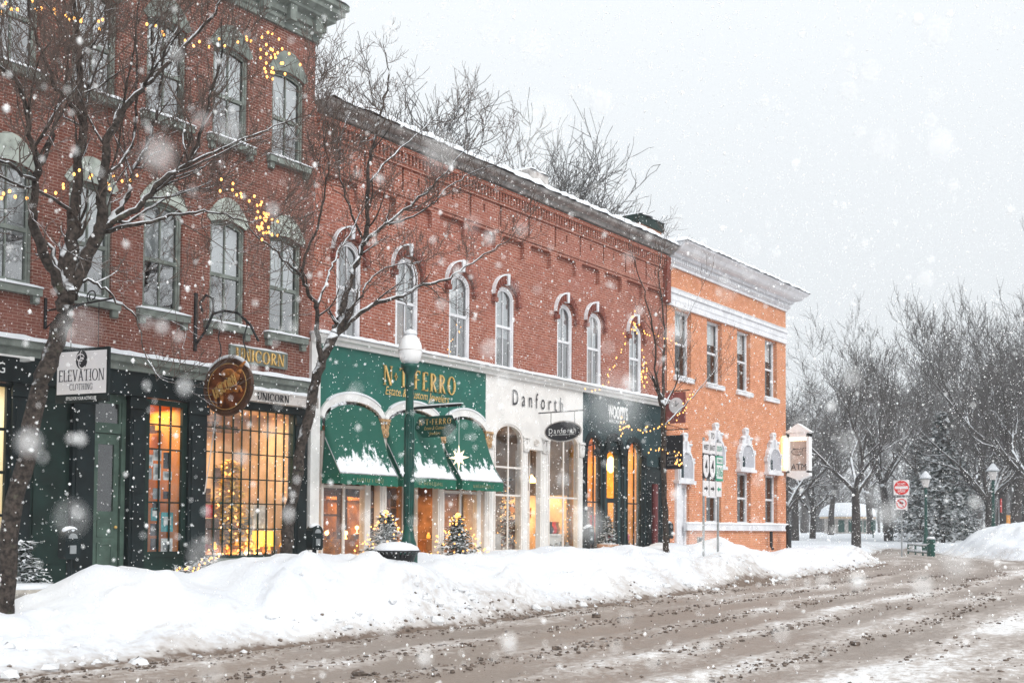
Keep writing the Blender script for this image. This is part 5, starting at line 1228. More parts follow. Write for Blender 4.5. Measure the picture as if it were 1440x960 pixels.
string('cluster of warm lights bunched near the top right window', [(210, 28), (225, 44), (270, 60), (300, 60), (326, 56), (345, 58), (372, 50), (380, 72), (392, 100)], 13.6, 13.0, 20, .05, .022, ((388, 86, 13.0, 22, .14),), 3)
string('cluster of warm lights hanging between the trees at second floor height', [(312, 258), (330, 266), (348, 276), (362, 292), (372, 312), (380, 336)], 13.2, 13.0, 16, .05, .022, ((372, 310, 13.0, 22, .11),), 5)
string('lights draped from the last arched window towards the bank', [(888, 452), (898, 462), (914, 470), (930, 474), (946, 482)], 14.4, 14.2, 16, .04, .02, ((891, 455, 14.4, 10, .09),), 7)
string('lights hanging in a slack curve beside the second last window', [(880, 470), (876, 492), (864, 512), (854, 530), (846, 545), (826, 548)], 14.5, 14.6, 20, .03, .018, (), 8)
string('short upright tangle of lights beside the last arched window', [(905, 496), (908, 512), (905, 530), (907, 544)], 14.3, 14.3, 10, .05, .02, ((906, 530, 14.3, 12, .08),), 9)
string('lights swagged low across the teal shopfront to the thin tree', [(872, 598), (884, 602), (902, 604), (918, 600), (936, 598)], 14.4, 14.2, 20, .05, .02, ((876, 601, 14.4, 8, .07),), 10)
string('lights strung from the thin tree up across the red board', [(938, 597), (952, 588), (962, 576), (968, 562), (970, 556)], 14.2, 14.0, 14, .05, .02, (), 12)
string('lights drooping from the thin tree over the black square board', [(916, 634), (930, 632), (945, 634), (952, 642), (953, 652)], 14.2, 14.1, 16, .05, .02, ((953, 652, 14.1, 10, .05),), 13)
string('tangle of small lights faintly glowing beside the third arched window', [(648, 455), (640, 470), (634, 488), (631, 502)], 16.5, 16.8, 9, .05, .012, (), 14)
# garland at the foot of the dark pillar
t = empty('garland', (13.6, 17.3, .7), 'evergreen garland with warm lights at the foot of the dark pillar', 'garland')
q = MB(); rr = random.Random(3)
for i in range(500):
    u = rr.random(); c = Vector((13.15+1.0*u, 17.32+rr.gauss(0, .05), .82+.28*u*u+rr.gauss(0, .05))); d = Vector((rr.gauss(0, 1), rr.gauss(0, 1), rr.gauss(0, 1))).normalized()*.08; e = d.orthogonal().normalized()*.012
    q.add([c-e, c+e, c+d], [(0, 1, 2)])
q.build('greenery', 'needle', t); bulbs(t, [(13.2+.95*i/17, 17.24, .86+.26*(i/17)**2) for i in range(18)], .018, .04, seed=4)
# two lit christmas trees on the pavement
def xmas(px, y, label, seed, h=1.32):
    x = at_y(px, y); t = conifer('christmas_tree', label, h, .68, seed, 'needle', 'christmas tree', 16, 17, .10, 13, trunkm='bark'); t.location = (x, y, .62); t.scale = (1.25, 1.25, 1)
    rr = random.Random(seed); pts = []
    for i in range(95):
        f = rr.random()**1.2; a = rr.uniform(0, 6.28); r_ = .70*(1-f)**.85+.03; pts.append((x+r_*math.cos(a), y+r_*math.sin(a), .62+h*(.1+.92*f)))
    bulbs(t, pts, .0165, .02, seed=seed)
    q = MB(); q.ball((0, 0, h*1.0), .05, 8, 6, (1, 1, 1.6)); q.build('topper', 'bulb', t)
    for c in t.children:
        if c.name.startswith('topper'): c.location = (0, 0, 0)
    return t
xmas(543, 16.4, 'snowy lit christmas tree with a bright tip behind the litter basket', 21); xmas(644, 16.4, 'bushier snowy lit christmas tree before the right hand green awning', 22, 1.30)
# ------------------------------------------------------------------ things seen through the shop windows
def item(name, label, cat, mb, m, group=None):
    o = mb.build(name, m); return tag(o, label, cat, group)
def cards():
    rr = random.Random(6); cols = [('teal', (.06, .33, .35)), ('white', (.7, .7, .68)), ('black', (.03, .03, .035)), ('grey', (.3, .32, .33))]
    for n_, c in cols: M['card_'+n_] = mat('card_'+n_, c, .5, .35, 9)
    G_ = 'cards posted in the tall narrow window'
    spots = [(12.84, 2.85, 1, .17, .20), (13.02, 2.95, 1, .17, .2), (13.24, 2.86, 2, .16, .3), (12.83, 2.6, 3, .14, .2), (13.02, 2.64, 1, .16, .3), (13.25, 2.58, 1, .19, .16), (13.02, 2.24, 3, .16, .2), (13.02, 2.0, 2, .16, .2), (13.25, 2.22, 2, .16, .14),
             (12.98, 1.86, 0, .15, .24), (12.98, 1.58, 2, .16, .22), (13.26, 1.72, 0, .26, .36), (13.26, 1.26, 1, .25, .32), (12.98, 1.32, 2, .14, .2)]
    for i, (x, z, k, w_, h) in enumerate(spots):
        b = MB(); b.box(x-w_/2, x+w_/2, 17.66, 17.668, z-h/2, z+h/2); b.ring(rect(x-w_/2, x+w_/2, z-h/2, z+h/2), rect(x-w_/2+.02, x+w_/2-.02, z-h/2+.02, z+h/2-.02), 17.652, 17.66, True)
        o = item('poster', '%s card posted behind the narrow lit window' % cols[k][0], 'poster', b, 'card_'+cols[k][0], G_+' '+cols[k][0])
        if k in (0, 1): MB().box(x-w_*.32, x+w_*.32, 17.645, 17.652, z-h*.15, z+h*.28).build('picture', 'card_grey' if k else 'card_white', o)
cards()
b = MB()
for z in (3.42,): b.box(12.7, 13.5, 18.2, 18.5, z, z+.04)
for i in range(5): b.box(12.75+.15*i, 12.83+.15*i, 18.3, 18.45, 3.46, 3.46+.07+.03*(i % 3))
item('shelf', 'dark high shelf with small wares inside the narrow lit window', 'shelf', b, 'darkwood')
b = MB(); b.ball((13.05, 18.2, 3.18), .09, 10, 8, (1, .8, 1)); b.box(12.72, 12.95, 18.2, 18.35, 3.1, 3.22); item('teapot', 'dark rounded teapot standing among cards in the narrow window', 'teapot', b, 'ink')
b = MB(); b.box(14.0, 16.24, 19.2, 19.5, 3.66, 3.72)
for i in range(13): b.box(14.05+.17*i, 14.15+.17*i, 19.2, 19.4, 3.72, 3.72+rnd.uniform(.06, .16))
item('shelf', 'long high shelf of wares across the top of the grid window', 'shelf', b, 'darkwood')
M['goldleafage'] = mat('golden_foliage', (.85, .55, .12), .5, .4, 12)
s_ = conifer('christmas_tree', 'golden lit christmas tree glowing inside the grid window', 1.95, .62, 33, 'goldleafage', 'christmas tree', 14, 15, .17, 9, trunkm='wood'); s_.location = (15.2, 18.25, 1.0)
rr = random.Random(8); bulbs(s_, [(15.2+.55*(1-f)*math.cos(a), 18.25+.55*(1-f)*math.sin(a), 1.05+1.9*f) for f, a in [(rr.random()**1.3, rr.uniform(0, 6.28)) for _ in range(85)]], .024, .02)
for i, (x, z, w_, h, m_, nm, lb) in enumerate([(14.25, 1.55, .35, .5, 'darkwood', 'picture_frame', 'dark framed picture leaning low at the left of the grid window'), (14.9, 1.62, .26, .34, 'wood', 'gift_box', 'brown wooden box stacked before the golden tree'), (15.22, 1.66, .26, .36, 'card_grey', 'picture_frame', 'grey framed picture propped at the middle of the grid window'),
        (15.78, 1.35, .42, .42, 'yellowbox', 'lamp_shade', 'bright yellow glowing shade low in the grid window'), (15.2, 1.3, .5, .3, 'white', 'basket', 'pale basket on the window floor of the grid window'), (15.7, 1.85, .4, .5, 'card_white', 'bag', 'pale bag hanging behind the yellow shade'), (16.05, 1.3, .24, .36, 'terracotta', 'gift_box', 'terracotta coloured box at the right end of the grid window'), (14.45, 1.95, .22, .26, 'red', 'gift_box', 'red box on top of the dark framed picture'), (15.05, 2.05, .2, .24, 'card_teal', 'gift_box', 'teal box high beside the golden tree'), (15.5, 1.3, .22, .3, 'wood', 'gift_box', 'small brown box between the basket and the yellow shade'), (14.15, 2.2, .2, .3, 'card_grey', 'picture_frame', 'small grey frame high at the left of the grid window'), (14.7, 1.27, .4, .3, 'red', 'gift_box', 'small red box at the foot of the golden tree')]):
    if m_ == 'yellowbox' and m_ not in M: M[m_] = emit('yellow_shade', (1, .62, .08), .9)
    x += .38; b = MB(); b.prism([(x-w_/2, z-h/2), (x-w_/2*.9, z+h/2), (x+w_/2*.9, z+h/2), (x+w_/2, z-h/2)], 18.05+.05*i, 18.3+.05*i); b.box(x-w_*.3, x+w_*.3, 18.03+.05*i, 18.05+.05*i, z-h*.3, z+h*.3)
    item(nm, lb, nm.replace('_', ' '), b, m_)
t = empty('string_lights', (16.18, 17.7, 3.9), 'string of tiny lights edging the right side of the grid window', 'string lights'); q = MB(); q.tube([(16.17, 17.68, 3.9), (16.17, 17.68, 1.3)], .003, 4); q.build('wire', 'wood', t)
bulbs(t, [(16.17, 17.68, 3.9-.14*i) for i in range(19)]+[(14.1+.22*i, 17.68, 3.86) for i in range(10)], .012, .015)
b = MB(); b.box(17.4, 19.0, 18.4, 18.9, .4, 1.32); b.box(17.38, 19.02, 18.35, 18.95, 1.32, 1.38); item('counter', 'lit orange display counter in the left green shop window', 'counter', b, 'wood')
b = MB(); b.box(21.4, 22.65, 18.3, 18.8, .4, 1.36); item('counter', 'lit wooden counter behind the right green shop window', 'counter', b, 'wood')
b = MB(); b.box(18.2, 18.35, 18.9, 19.1, 1.38, 2.6); b.box(19.1, 19.25, 18.9, 19.1, 1.38, 2.6); b.box(18.2, 19.25, 18.9, 19.1, 2.5, 2.62); b.box(18.35, 19.1, 18.95, 19.0, 1.9, 1.95); item('display_cabinet', 'dark open cabinet behind the counter of the left green shop window', 'cabinet', b, 'darkwood')
b = MB(); b.box(19.3, 20.4, 19.6, 19.9, .4, 2.3); b.box(19.2, 20.5, 19.55, 19.9, 2.3, 2.38); item('mantelpiece', 'orange wooden mantelpiece deep inside the jewellers entrance', 'mantelpiece', b, 'wood')
M['lampglow'] = emit('warm_lamp_glow', (1, .6, .2), 4)
for i, (x, y, z, r_) in enumerate([(18.2, 18.5, 1.48, .05), (18.8, 18.5, 1.48, .05), (17.9, 18.5, 1.5, .04), (19.75, 19.5, 2.0, .07), (20.2, 19.5, 1.6, .05), (22.0, 18.45, 1.48, .05), (22.5, 18.45, 1.5, .05)]):
    b = MB(); b.lathe([(.0, -.1), (.05, -.1), (.012, -.08), (.012, 0)], 8, (x, y, z)); b.ball((x, y, z+.04), r_, 8, 6); item('table_lamp', 'tiny warm glowing lamp inside the green jewellery shop', 'lamp', b, 'lampglow', 'tiny lamps inside the green jewellery shop')
b = MB(); b.lathe([(.0, .16), (.03, .15), (.05, .1), (.22, -.06), (.2, -.06), (.0, .02)], 16, (25.74, 18.2, 2.98));item('pendant_lamp', 'glowing cone pendant lamp over the white shop door', 'pendant lamp', b, 'lampglow'); q = MB(); q.tube([(25.74, 18.2, 3.14), (25.74, 18.2, 4.35)], .008, 4); q.build('cord', 'ink', bpy.data.objects['pendant_lamp'])
b = MB(); b.box(25.3, 26.0, 18.5, 18.9, .4, 1.9); b.box(25.35, 25.7, 18.4, 18.5, 1.1, 1.7); item('display_stand', 'dark shelved stand inside the white shop door', 'stand', b, 'darkwood')
b = MB(); b.box(26.1, 26.9, 17.95, 18.3, .4, 1.45); b.box(26.05, 26.95, 17.9, 18.35, 1.45, 1.5)
item('display_table', 'pale cloth covered table in the right white shop window', 'table', b, 'white')
for i, (x, z, m_) in enumerate([(26.15, 1.67, 'red'), (26.35, 1.67, 'ink'), (26.52, 1.67, 'ink'), (26.7, 1.67, 'red'), (26.86, 1.67, 'wood')]):
    b = MB(); b.lathe([(.03, -.17), (.08, -.14), (.1, -.02), (.05, .08), (.06, .17)], 10, (x, 18.1, z)); item('vase', ('red bellied vase', 'black bellied vase', 'black slim vase', 'red vase standing low', 'brown vase')[i]+' in the right white shop window', 'vase', b, m_)
b = MB(); b.box(23.5, 24.0, 17.95, 18.2, .4, 1.5); item('display_table', 'pale plinth in the left white shop window', 'plinth', b, 'greywhite')
s_ = conifer('christmas_tree', 'dark lit christmas tree inside the left white shop window', 2.0, .45, 44, 'needle', 'christmas tree', 12, 10, .11, 7, trunkm='bark'); s_.location = (24.55, 18.15, 1.0)
rr = random.Random(18); bulbs(s_, [(24.55+.42*(1-f)*math.cos(a), 18.15+.42*(1-f)*math.sin(a), 1.05+1.95*f) for f, a in [(rr.random(), rr.uniform(0, 6.28)) for _ in range(36)]], .014, .02)
t = empty('string_lights', (25.5, 17.9, 2.4), 'string of warm lights under the transom of the right white shop window', 'string lights'); q = MB(); q.tube([(25.5, 17.75, 2.42), (26.92, 17.75, 2.42), (26.9, 17.75, 1.1)], .003, 4); q.build('wire', 'wood', t); bulbs(t, [(25.52+.1*i, 17.74, 2.4) for i in range(14)]+[(26.88, 17.74, 2.35-.13*i) for i in range(9)], .013, .012)
b = MB(); b.lathe([(.02, .3), (.10, .22), (.16, .05), (.13, -.1), (.03, -.2)], 16, (29.62, 18.0, 3.55)); item('pendant_lamp', 'bright amber glass pendant behind the teal shop door', 'pendant lamp', b, 'lampglow')
for i, (x, z, w_, h, m_, lb) in enumerate([(27.6, 1.7, .3, 1.2, 'red', 'red wares stacked in the left teal shop window'), (27.95, 1.5, .25, .9, 'card_white', 'white wares stacked beside the red ones in the teal shop'), (30.0, 1.45, .6, .9, 'card_white', 'white draped stand in the right teal shop window'), (28.8, 1.9, .35, .35, 'red', 'red wreath like bundle low behind the teal shop door')]):
    b = MB()
    x = min(x+.6, 30.4)
    for k in range(5): b.box(x-w_/2+.02*k*(k % 2), x+w_/2-.015*k, 18.2, 18.5, z-h/2+h*k/5, z-h/2+h*(k+.85)/5)
    item('merchandise', lb, 'shop wares', b, m_)
b = MB(); b.box(27.3, 30.55, 19.2, 19.3, .3, 2.35); item('dark_backdrop', 'dark backdrop panel added low inside the teal shop', 'backdrop', b, 'darkwood')  # brown backdrop added to darken the lower part of the room
b = MB(); b.tube([(27.28, YF-.1, 4.0), (27.28, YF-.42, 4.05), (27.3, YF-.45, 3.9)], .018, 6); b.lathe([(.02, .12), (.10, 0), (.09, -.12), (.03, -.16)], 10, (27.3, YF-.45, 3.85)); item('wall_lamp', 'black lantern on the edge of the teal shopfront', 'wall lamp', b, 'black')
# small wares crowding the window floors and walls: one of each kind, copied
def crowd(nm, cat, label, m_, mb, spots):
    o = mb.build(nm, m_); tag(o, label, cat, label)
    for i, (x, y, z, sc) in enumerate(spots):
        c = o if i == 0 else o.copy()
        if i: COL.objects.link(c)
        c.location = (x, y, z); c.scale = sc if hasattr(sc, '__len__') else (sc,)*3
def unit_box(): b = MB(); b.box(-.5, .5, -.5, .5, 0, .82); b.box(-.53, .53, -.53, .53, .82, 1); return b
def unit_jar(): return MB().lathe([(.3, 0), (.5, .15), (.48, .55), (.25, .78), (.3, .98), (.28, 1)], 10)
def unit_frame(): b = MB(); b.ring(rect(-.5, .5, -.6, .6), rect(-.38, .38, -.48, .48), -.06, 0, True); b.box(-.38, .38, -.02, 0, -.48, .48); return b
r3 = random.Random(44)
def row(x0, x1, y, z, n, s0, s1): return [(x0+(x1-x0)*(i+r3.uniform(.1, .9))/n, y+r3.uniform(-.1, .1), z, (lambda q: (q, q, q*r3.uniform(.7, 1.6)))(r3.uniform(s0, s1))) for i in range(n)]
M['amber_glass'] = emit('amber_glass', (1, .42, .06), .75)
crowd('gift_box', 'gift box', 'small dark box crowded on the floor of the grid window', 'darkwood', unit_box(), row(14.3, 16.5, 17.85, 1.04, 7, .09, .16))
crowd('gift_box', 'gift box', 'small orange box crowded on the floor of the grid window', 'wood', unit_box(), row(14.3, 16.5, 17.95, 1.04, 8, .10, .2))
crowd('jar', 'jar', 'small pale jar standing on the floor of the grid window', 'card_white', unit_jar(), row(14.3, 16.5, 17.8, 1.04, 7, .10, .17))
crowd('candle', 'candle', 'small glowing amber candle among the boxes of the grid window', 'amber_glass', unit_jar(), row(14.4, 16.5, 17.9, 1.2, 7, .07, .12))
crowd('picture_frame', 'picture frame', 'dark framed picture hung on the back wall of the grid window', 'darkwood', unit_frame(), [(x, 19.62, z, .26) for x, z in ((15.3, 2.6), (15.7, 2.3), (16.05, 2.75), (15.35, 1.95), (16.0, 2.1))])
crowd('candle', 'candle', 'amber glass ornament on the counter of the left green shop window', 'amber_glass', unit_jar(), row(17.6, 19.0, 18.55, 1.38, 7, .07, .13))
crowd('gift_box', 'gift box', 'dark jewel box on the counter of the left green shop window', 'darkwood', unit_box(), row(17.6, 19.0, 18.45, 1.38, 6, .08, .14))
crowd('picture_frame', 'picture frame', 'orange framed picture on the back wall of the green shop', 'wood', unit_frame(), [(x, 21.9, z, .5) for x, z in ((20.4, 2.1), (21.5, 2.3), (22.2, 1.9))])
crowd('candle', 'candle', 'amber glass ornament on the counter behind the right green shop window', 'amber_glass', unit_jar(), row(21.6, 22.6, 18.5, 1.38, 6, .07, .13))
crowd('gift_box', 'gift box', 'dark jewel box on the counter behind the right green shop window', 'darkwood', unit_box(), row(21.6, 22.6, 18.42, 1.38, 6, .08, .15))
b = MB(); b.box(16.96, 17.0, 19.6, 21.8, .3, 2.4)
for k in range(4): b.box(21.1+.5*k, 21.16+.5*k, 20.2, 20.5, .3, 2.4)
for k in range(4): b.box(21.1, 22.66, 20.2, 20.5, .8+.45*k, .84+.45*k)
item('bookcase', 'tall dark open bookcase behind the right green shop window', 'bookcase', b, 'darkwood')
crowd('jar', 'jar', 'grey pewter jar on the table in the right white shop window', 'card_grey', unit_jar(), row(25.9, 27.0, 17.85, 1.05, 9, .10, .2))
crowd('picture_frame', 'picture frame', 'brown framed print on the panel behind the right white shop window', 'wood', unit_frame(), [(x, 18.98, z, .24) for x, z in ((25.9, 2.2), (26.3, 2.25), (26.7, 2.1), (26.4, 1.75))])
crowd('jar', 'jar', 'dark pewter jar on the plinth in the left white shop window', 'ink', unit_jar(), row(23.5, 24.0, 18.08, 1.5, 4, .10, .16))
crowd('gift_box', 'gift box', 'dark ware stacked low behind the teal shop windows', 'darkwood', unit_box(), row(27.9, 30.5, 17.85, 1.05, 12, .12, .26))
crowd('gift_box', 'gift box', 'red ware stacked low behind the teal shop windows', 'red', unit_box(), row(27.9, 30.5, 17.9, 1.3, 10, .10, .2))
# ------------------------------------------------------------------ road signs
t = empty('route_sign', (27.2, 13.4, 1.2), 'pair of steel posts carrying white route shields 4 4 and a green 106 shield', 'road sign')
q = MB()
for x in (26.78, 27.62): q.tube([(x, 13.46, .6), (x, 13.46, 4.05)], .03, 6)
q.build('post', 'steel', t)
def plate(x0, x1, z0, z1, m='panel_white', y=13.40, nm='plate'): return MB().box(x0, x1, y, y+.02, z0, z1).build(nm, m, t)
M['hwgreen'] = mat('highway_green', (.01, .30, .17), .4, .1)
tx = lambda s, x, z, h, m='ink', w_=None: text('lettering', s, h, MF(x, 13.395, z), m, t, w_, 0, .003, bold=.012)
for x, s in ((26.80, 'WEST'), (27.17, 'EAST'), (27.58, 'SOUTH')): plate(x-.17, x+.17, 3.64, 3.95); tx(s, x, 3.795, .13, 'ink' if x < 27.4 else 'hwgreen', .28)
plate(27.0, 27.34, 3.98, 4.25); tx('TO', 27.17, 4.11, .15, 'ink', .2)
for x in (26.80, 27.17):
    plate(x-.175, x+.175, 2.98, 3.62, 'ink')
    place2d([[(.0, .29), (.10, .30), (.15, .25), (.165, .05), (.15, -.15), (.08, -.26), (0, -.31), (-.08, -.26), (-.15, -.15), (-.165, .05), (-.15, .25), (-.10, .30)]], MF(x, 13.397, 3.30), .002, 'shield', 'panel_white', t); tx('4', x, 3.31, .32, 'ink', .15)
plate(27.38, 27.80, 2.94, 3.60, 'hwgreen'); plate(27.42, 27.76, 3.0, 3.36, 'panel_white', 13.395); text('lettering', '106', .24, MF(27.59, 13.388, 3.18), 'hwgreen', t, .28, 0, .003, bold=.012); plate(27.42, 27.76, 3.40, 3.56, 'panel_white', 13.395); text('lettering', 'VERMONT', .08, MF(27.59, 13.388, 3.48), 'hwgreen', t, .3, 0, .003, bold=.01)
for x, s, m_ in ((26.80, 1, 'ink'), (27.17, 1, 'ink'), (27.56, -1, 'hwgreen')):
    plate(x-.155, x+.155, 2.52, 2.92)
    place2d([[(-.10*s, -.025), (.02*s, -.025), (.02*s, -.07), (.11*s, 0), (.02*s, .07), (.02*s, .025), (-.10*s, .025)]], MF(x, 13.397, 2.72), .002, 'arrow', m_, t)
# facing sign at the side street: round red disc on white, turn ban below; boards face the camera's street
sx, sy = at_px(1268, 58); szz = gz(sx, sy); phi = math.atan2(-sy, -sx)
def MC(dx, dz, z, off=.0):   # board turned to face down the street
    n = Vector((math.cos(phi), math.sin(phi), 0)); u = Vector((0, 0, 1)).cross(n); p = Vector((sx, sy, 0))+n*(.05+off)+u*dx
    return Matrix(((u.x, 0, n.x, p.x), (u.y, 0, n.y, p.y), (0, 1, 0, z), (0, 0, 0, 1)))
t = empty('road_sign', (sx, sy, szz), 'round red do not enter sign above a no left turn sign on a steel post', 'road sign')
q = MB(); q.tube([(sx, sy, szz-.4), (sx, sy, 4.15)], .035, 6); q.build('post', 'steel', t)
sq = lambda a, b: [(-a, -b), (a, -b), (a, b), (-a, b)]
z1, z2 = 3.74, 2.97
place2d([sq(.36, .36)], MC(0, 0, z1), .0, 'plate', 'panel_white', t); place2d([ell(0, 0, .34, .34, 30)], MC(0, 0, z1), .006, 'disc', 'red', t); place2d([sq(.28, .07)], MC(0, 0, z1), .010, 'bar', 'panel_white', t)
text('lettering', 'DO NOT', .11, MC(0, 0, z1+.17), 'panel_white', t, .36, 0, .010, bold=.02); text('lettering', 'ENTER', .11, MC(0, 0, z1-.17), 'panel_white', t, .34, 0, .010, bold=.02)
place2d([sq(.27, .29)], MC(0, 0, z2), .0, 'plate', 'panel_white', t)
e1, e2 = ell(0, 0, .235, .235, 28), ell(0, 0, .19, .19, 28); place2d([[e1[i], e1[(i+1) % 28], e2[(i+1) % 28], e2[i]] for i in range(28)]+stroke([(.155, -.155), (-.155, .155)][::1], .04), MC(0, 0, z2), .008, 'ring', 'red', t)
place2d(stroke([(.06, -.14), (.06, .04), (-.05, .05)], .05)+[[(-.04, .13), (-.13, .05), (-.04, -.03)]], MC(0, 0, z2), .006, 'arrow', 'ink', t)
# lantern lamp posts across the side street
def lantern(px, d, label, h):
    x, y = at_px(px, d); z = gz(x, y); t = empty('street_lamp', (x, y, z), label, 'street lamp')
    q = MB(); q.lathe([(.22, -.6), (.2, .5), (.13, .62), (.12, 1.2), (.085, 1.4), (.08, h-.9), (.12, h-.85), (.06, h-.75), (.1, h-.66)], 12, (x, y, z)); q.build('post', 'lampgreen', t, True)
    q = MB(); q.lathe([(.14, h-.66), (.27, h-.18), (.27, h-.16)], 6, (x, y, z)); q.build('lantern', mat('milky_lantern', (.7, .66, .64), .4, .05), t)
    q = MB(); q.lathe([(.34, h-.18), (.3, h-.12), (.1, h+.12), (.03, h+.16)], 6, (x, y, z)); q.build('roof', 'lampgreen', t)
    q = MB(); q.lathe([(.36, h-.15), (.33, h-.04), (.16, h+.18), (.05, h+.30), (0, h+.31)], 12, (x, y, z)); q.build('snow_cap', 'snow', t, True)
lantern(1302, 72, 'green lamp post with a snow hooded lantern beside the spruce', 4.45); lantern(1397, 72, 'green lamp post with a snow hooded lantern behind the big snow pile', 4.5)
x, y = at_px(1405, 71); z = gz(x, y); t = empty('road_sign', (x, y, z), 'narrow red panel on a post beside the right hand lamp post', 'road sign')
q = MB(); q.tube([(x, y, z-.5), (x, y, 3.5)], .03, 6); q.build('post', 'steel', t); n_ = Vector((y, -x, 0)).normalized()
q = MB(); q.box(x-.13, x+.13, y-.14, y-.1, 2.75, 3.55); q.build('panel', 'red', t)
q = MB(); q.box(x-.22, x+.42, y-.5, y-.45, 2.05, 2.6); q.ring(rect(x-.22, x+.42, 2.05, 2.6), rect(x-.17, x+.37, 2.1, 2.55), y-.52, y-.5, True); q.tube([(x+.1, y-.44, 1.0), (x+.1, y-.44, 2.5)], .03, 6)
item('road_sign', 'orange yellow panel low beside the red panel on the snow pile', 'road sign', q, mat('orange_sign', (.75, .33, .06), .5, .15))
# green bollard and rail at the side street
x, y = at_px(1309, 60); z = gz(x, y); q = MB(); q.lathe([(.2, -.5), (.2, .75), (.22, .78), (.22, .9), (.14, .98), (0, 1.0)], 12, (x, y, z)); o = item('bollard', 'thick green bollard with a white snow cap in front of the far lamp', 'bollard', q, 'lampgreen'); q = MB(); q.lathe([(.22, .96), (.17, 1.06), (0, 1.09)], 12, (x, y, z)); q.build('snow_cap', 'snow', o, True)
t = empty('railing', (x, y, z), 'low green railing with snow on its rails, running left from the bollard', 'railing'); xa, ya = at_px(1277, 66)
q = MB()
for h in (.25, .6): q.tube([(x, y, z+h), (xa, ya, z+h)], .04, 6)
q.build('rail', 'lampgreen', t); q = MB()
for f in (.33, .66, 1): q.tube([(x+(xa-x)*f, y+(ya-y)*f, z-.4), (x+(xa-x)*f, y+(ya-y)*f, z+.72)], .05, 6)
q.build('post', 'lampgreen', t); q = MB()
for h in (.31, .66): q.tube([(x, y, z+h), (xa, ya, z+h)], .06, 6)
q.build('snow_cap', 'snow', t, True)
# snowed-in cars
def car(px, d, rz, label):
    x, y = at_px(px, d); z = gz(x, y)+.1; t = empty('parked_car', (x, y, z), label, 'car', None); t.rotation_euler = (0, 0, rz)
    def loc(mb, n_, m_, par=None, sm=False):
        o = mb.build(n_, m_, None, sm); o.parent = par or t; return o
    side = [(-2.1, .25), (-2.15, .6), (-2.0, .85), (-1.45, .92), (-.95, 1.4), (.55, 1.42), (1.15, .95), (1.95, .85), (2.15, .6), (2.1, .25)]
    b = MB(); b.prism(side, -.85, .85); bd = loc(b, 'body', M['carpaint'])
    b = MB()
    for s in (-.86, .852): b.prism([(-1.3, .93), (-.88, 1.33), (.48, 1.35), (.98, .95)], s, s+.012)
    loc(b, 'window', 'ink'); b = MB(); b.add([(.62, -.75, 1.39), (.62, .75, 1.39), (1.17, .78, .97), (1.17, -.78, .97)], [(0, 1, 2, 3)]); b.add([(-1.0, -.75, 1.39), (-1.0, .75, 1.39), (-1.47, .78, .95), (-1.47, -.78, .95)], [(0, 1, 2, 3)]); loc(b, 'windscreen', 'ink')
    for wx in (-1.35, 1.35):
        for wy in (-.87, .75):
            b = MB(); b.tube([(wx, wy, .3), (wx, wy+.12, .3)], .32, 14); wh_ = loc(b, 'wheel', 'ink'); b = MB(); b.tube([(wx, wy-.01, .3), (wx, wy+.13, .3)], .17, 10); loc(b, 'rim', 'steel', wh_)
    for s in (-.6, .6): b = MB(); b.box(2.08, 2.17, s-.16, s+.16, .55, .7); loc(b, 'headlight', 'panel_white')
    b = MB(); b.prism([(-.98, 1.40), (-.8, 1.62), (.4, 1.64), (.6, 1.41)], -.78, .78); b.prism([(1.15, .96), (1.3, 1.13), (1.85, 1.05), (2.05, .86)], -.78, .78); b.prism([(-1.5, .95), (-1.7, 1.1), (-2.0, 1.0), (-2.05, .86)], -.78, .78); loc(b, 'snow_cap', 'snow', None, True)
M['carpaint'] = mat('dark_car_paint', (.05, .06, .065), .3, .2, 3, snow=(.6, .85))
car(1291, 135, .6, 'dark parked car buried in snow behind the green railing'); car(1268, 150, .7, 'further snow covered car partly hidden by the sign post')
# park kiosk
x, y = at_px(1192, 150); z = gz(x, y)-.1; t = empty('kiosk', (x, y, z), 'low pale park pavilion with a domed snowy roof left of the vase shaped tree', 'pavilion')
q = MB(); q.box(x-2.2, x+2.2, y-2.2, y+2.2, z-.5, z+2.1); q.build('wall', 'greywhite', t)
q = MB(); q.lathe([(3.4, 2.0), (3.4, 2.25), (3.2, 2.3), (0, 2.3)], 20, (x, y, z)); q.build('eaves', mat('cream_eaves', (.6, .45, .3), .6), t)
q = MB(); q.lathe([(3.5, 2.22), (3.5, 2.45), (3.2, 3.2), (2.4, 3.75), (1.2, 4.0), (0, 4.05)], 24, (x, y, z)); q.build('roof', 'snow', t, True)
for k in range(3):
    q = MB(); q.box(x-2.24, x-2.2, y-1.7+1.3*k, y-.9+1.3*k, z+.3, z+1.8); q.build('window', 'lampgreen', t); q = MB(); q.box(x-1.8+1.3*k, x-1.0+1.3*k, y-2.24, y-2.2, z+.3, z+1.8); q.build('window', 'lampgreen', t)
x, y = at_px(1228, 105); z = gz(x, y); q = MB(); q.box(x-.35, x+.35, y-.1, y+.1, z+.6, z+1.5); q.box(x-.04, x+.04, y-.05, y+.05, z-.3, z+.6); item('notice_board', 'small dark board on a post in the park beyond the vase shaped tree', 'notice board', q, 'lampgreen')
b = MB(); b.tube([cam_pt(303, 590, 17.2), cam_pt(288, 692, 17.0)], .012, 6); item('pole', 'thin pale rod slanting across the grid window below the carved oval board', 'pole', b, 'greywhite')
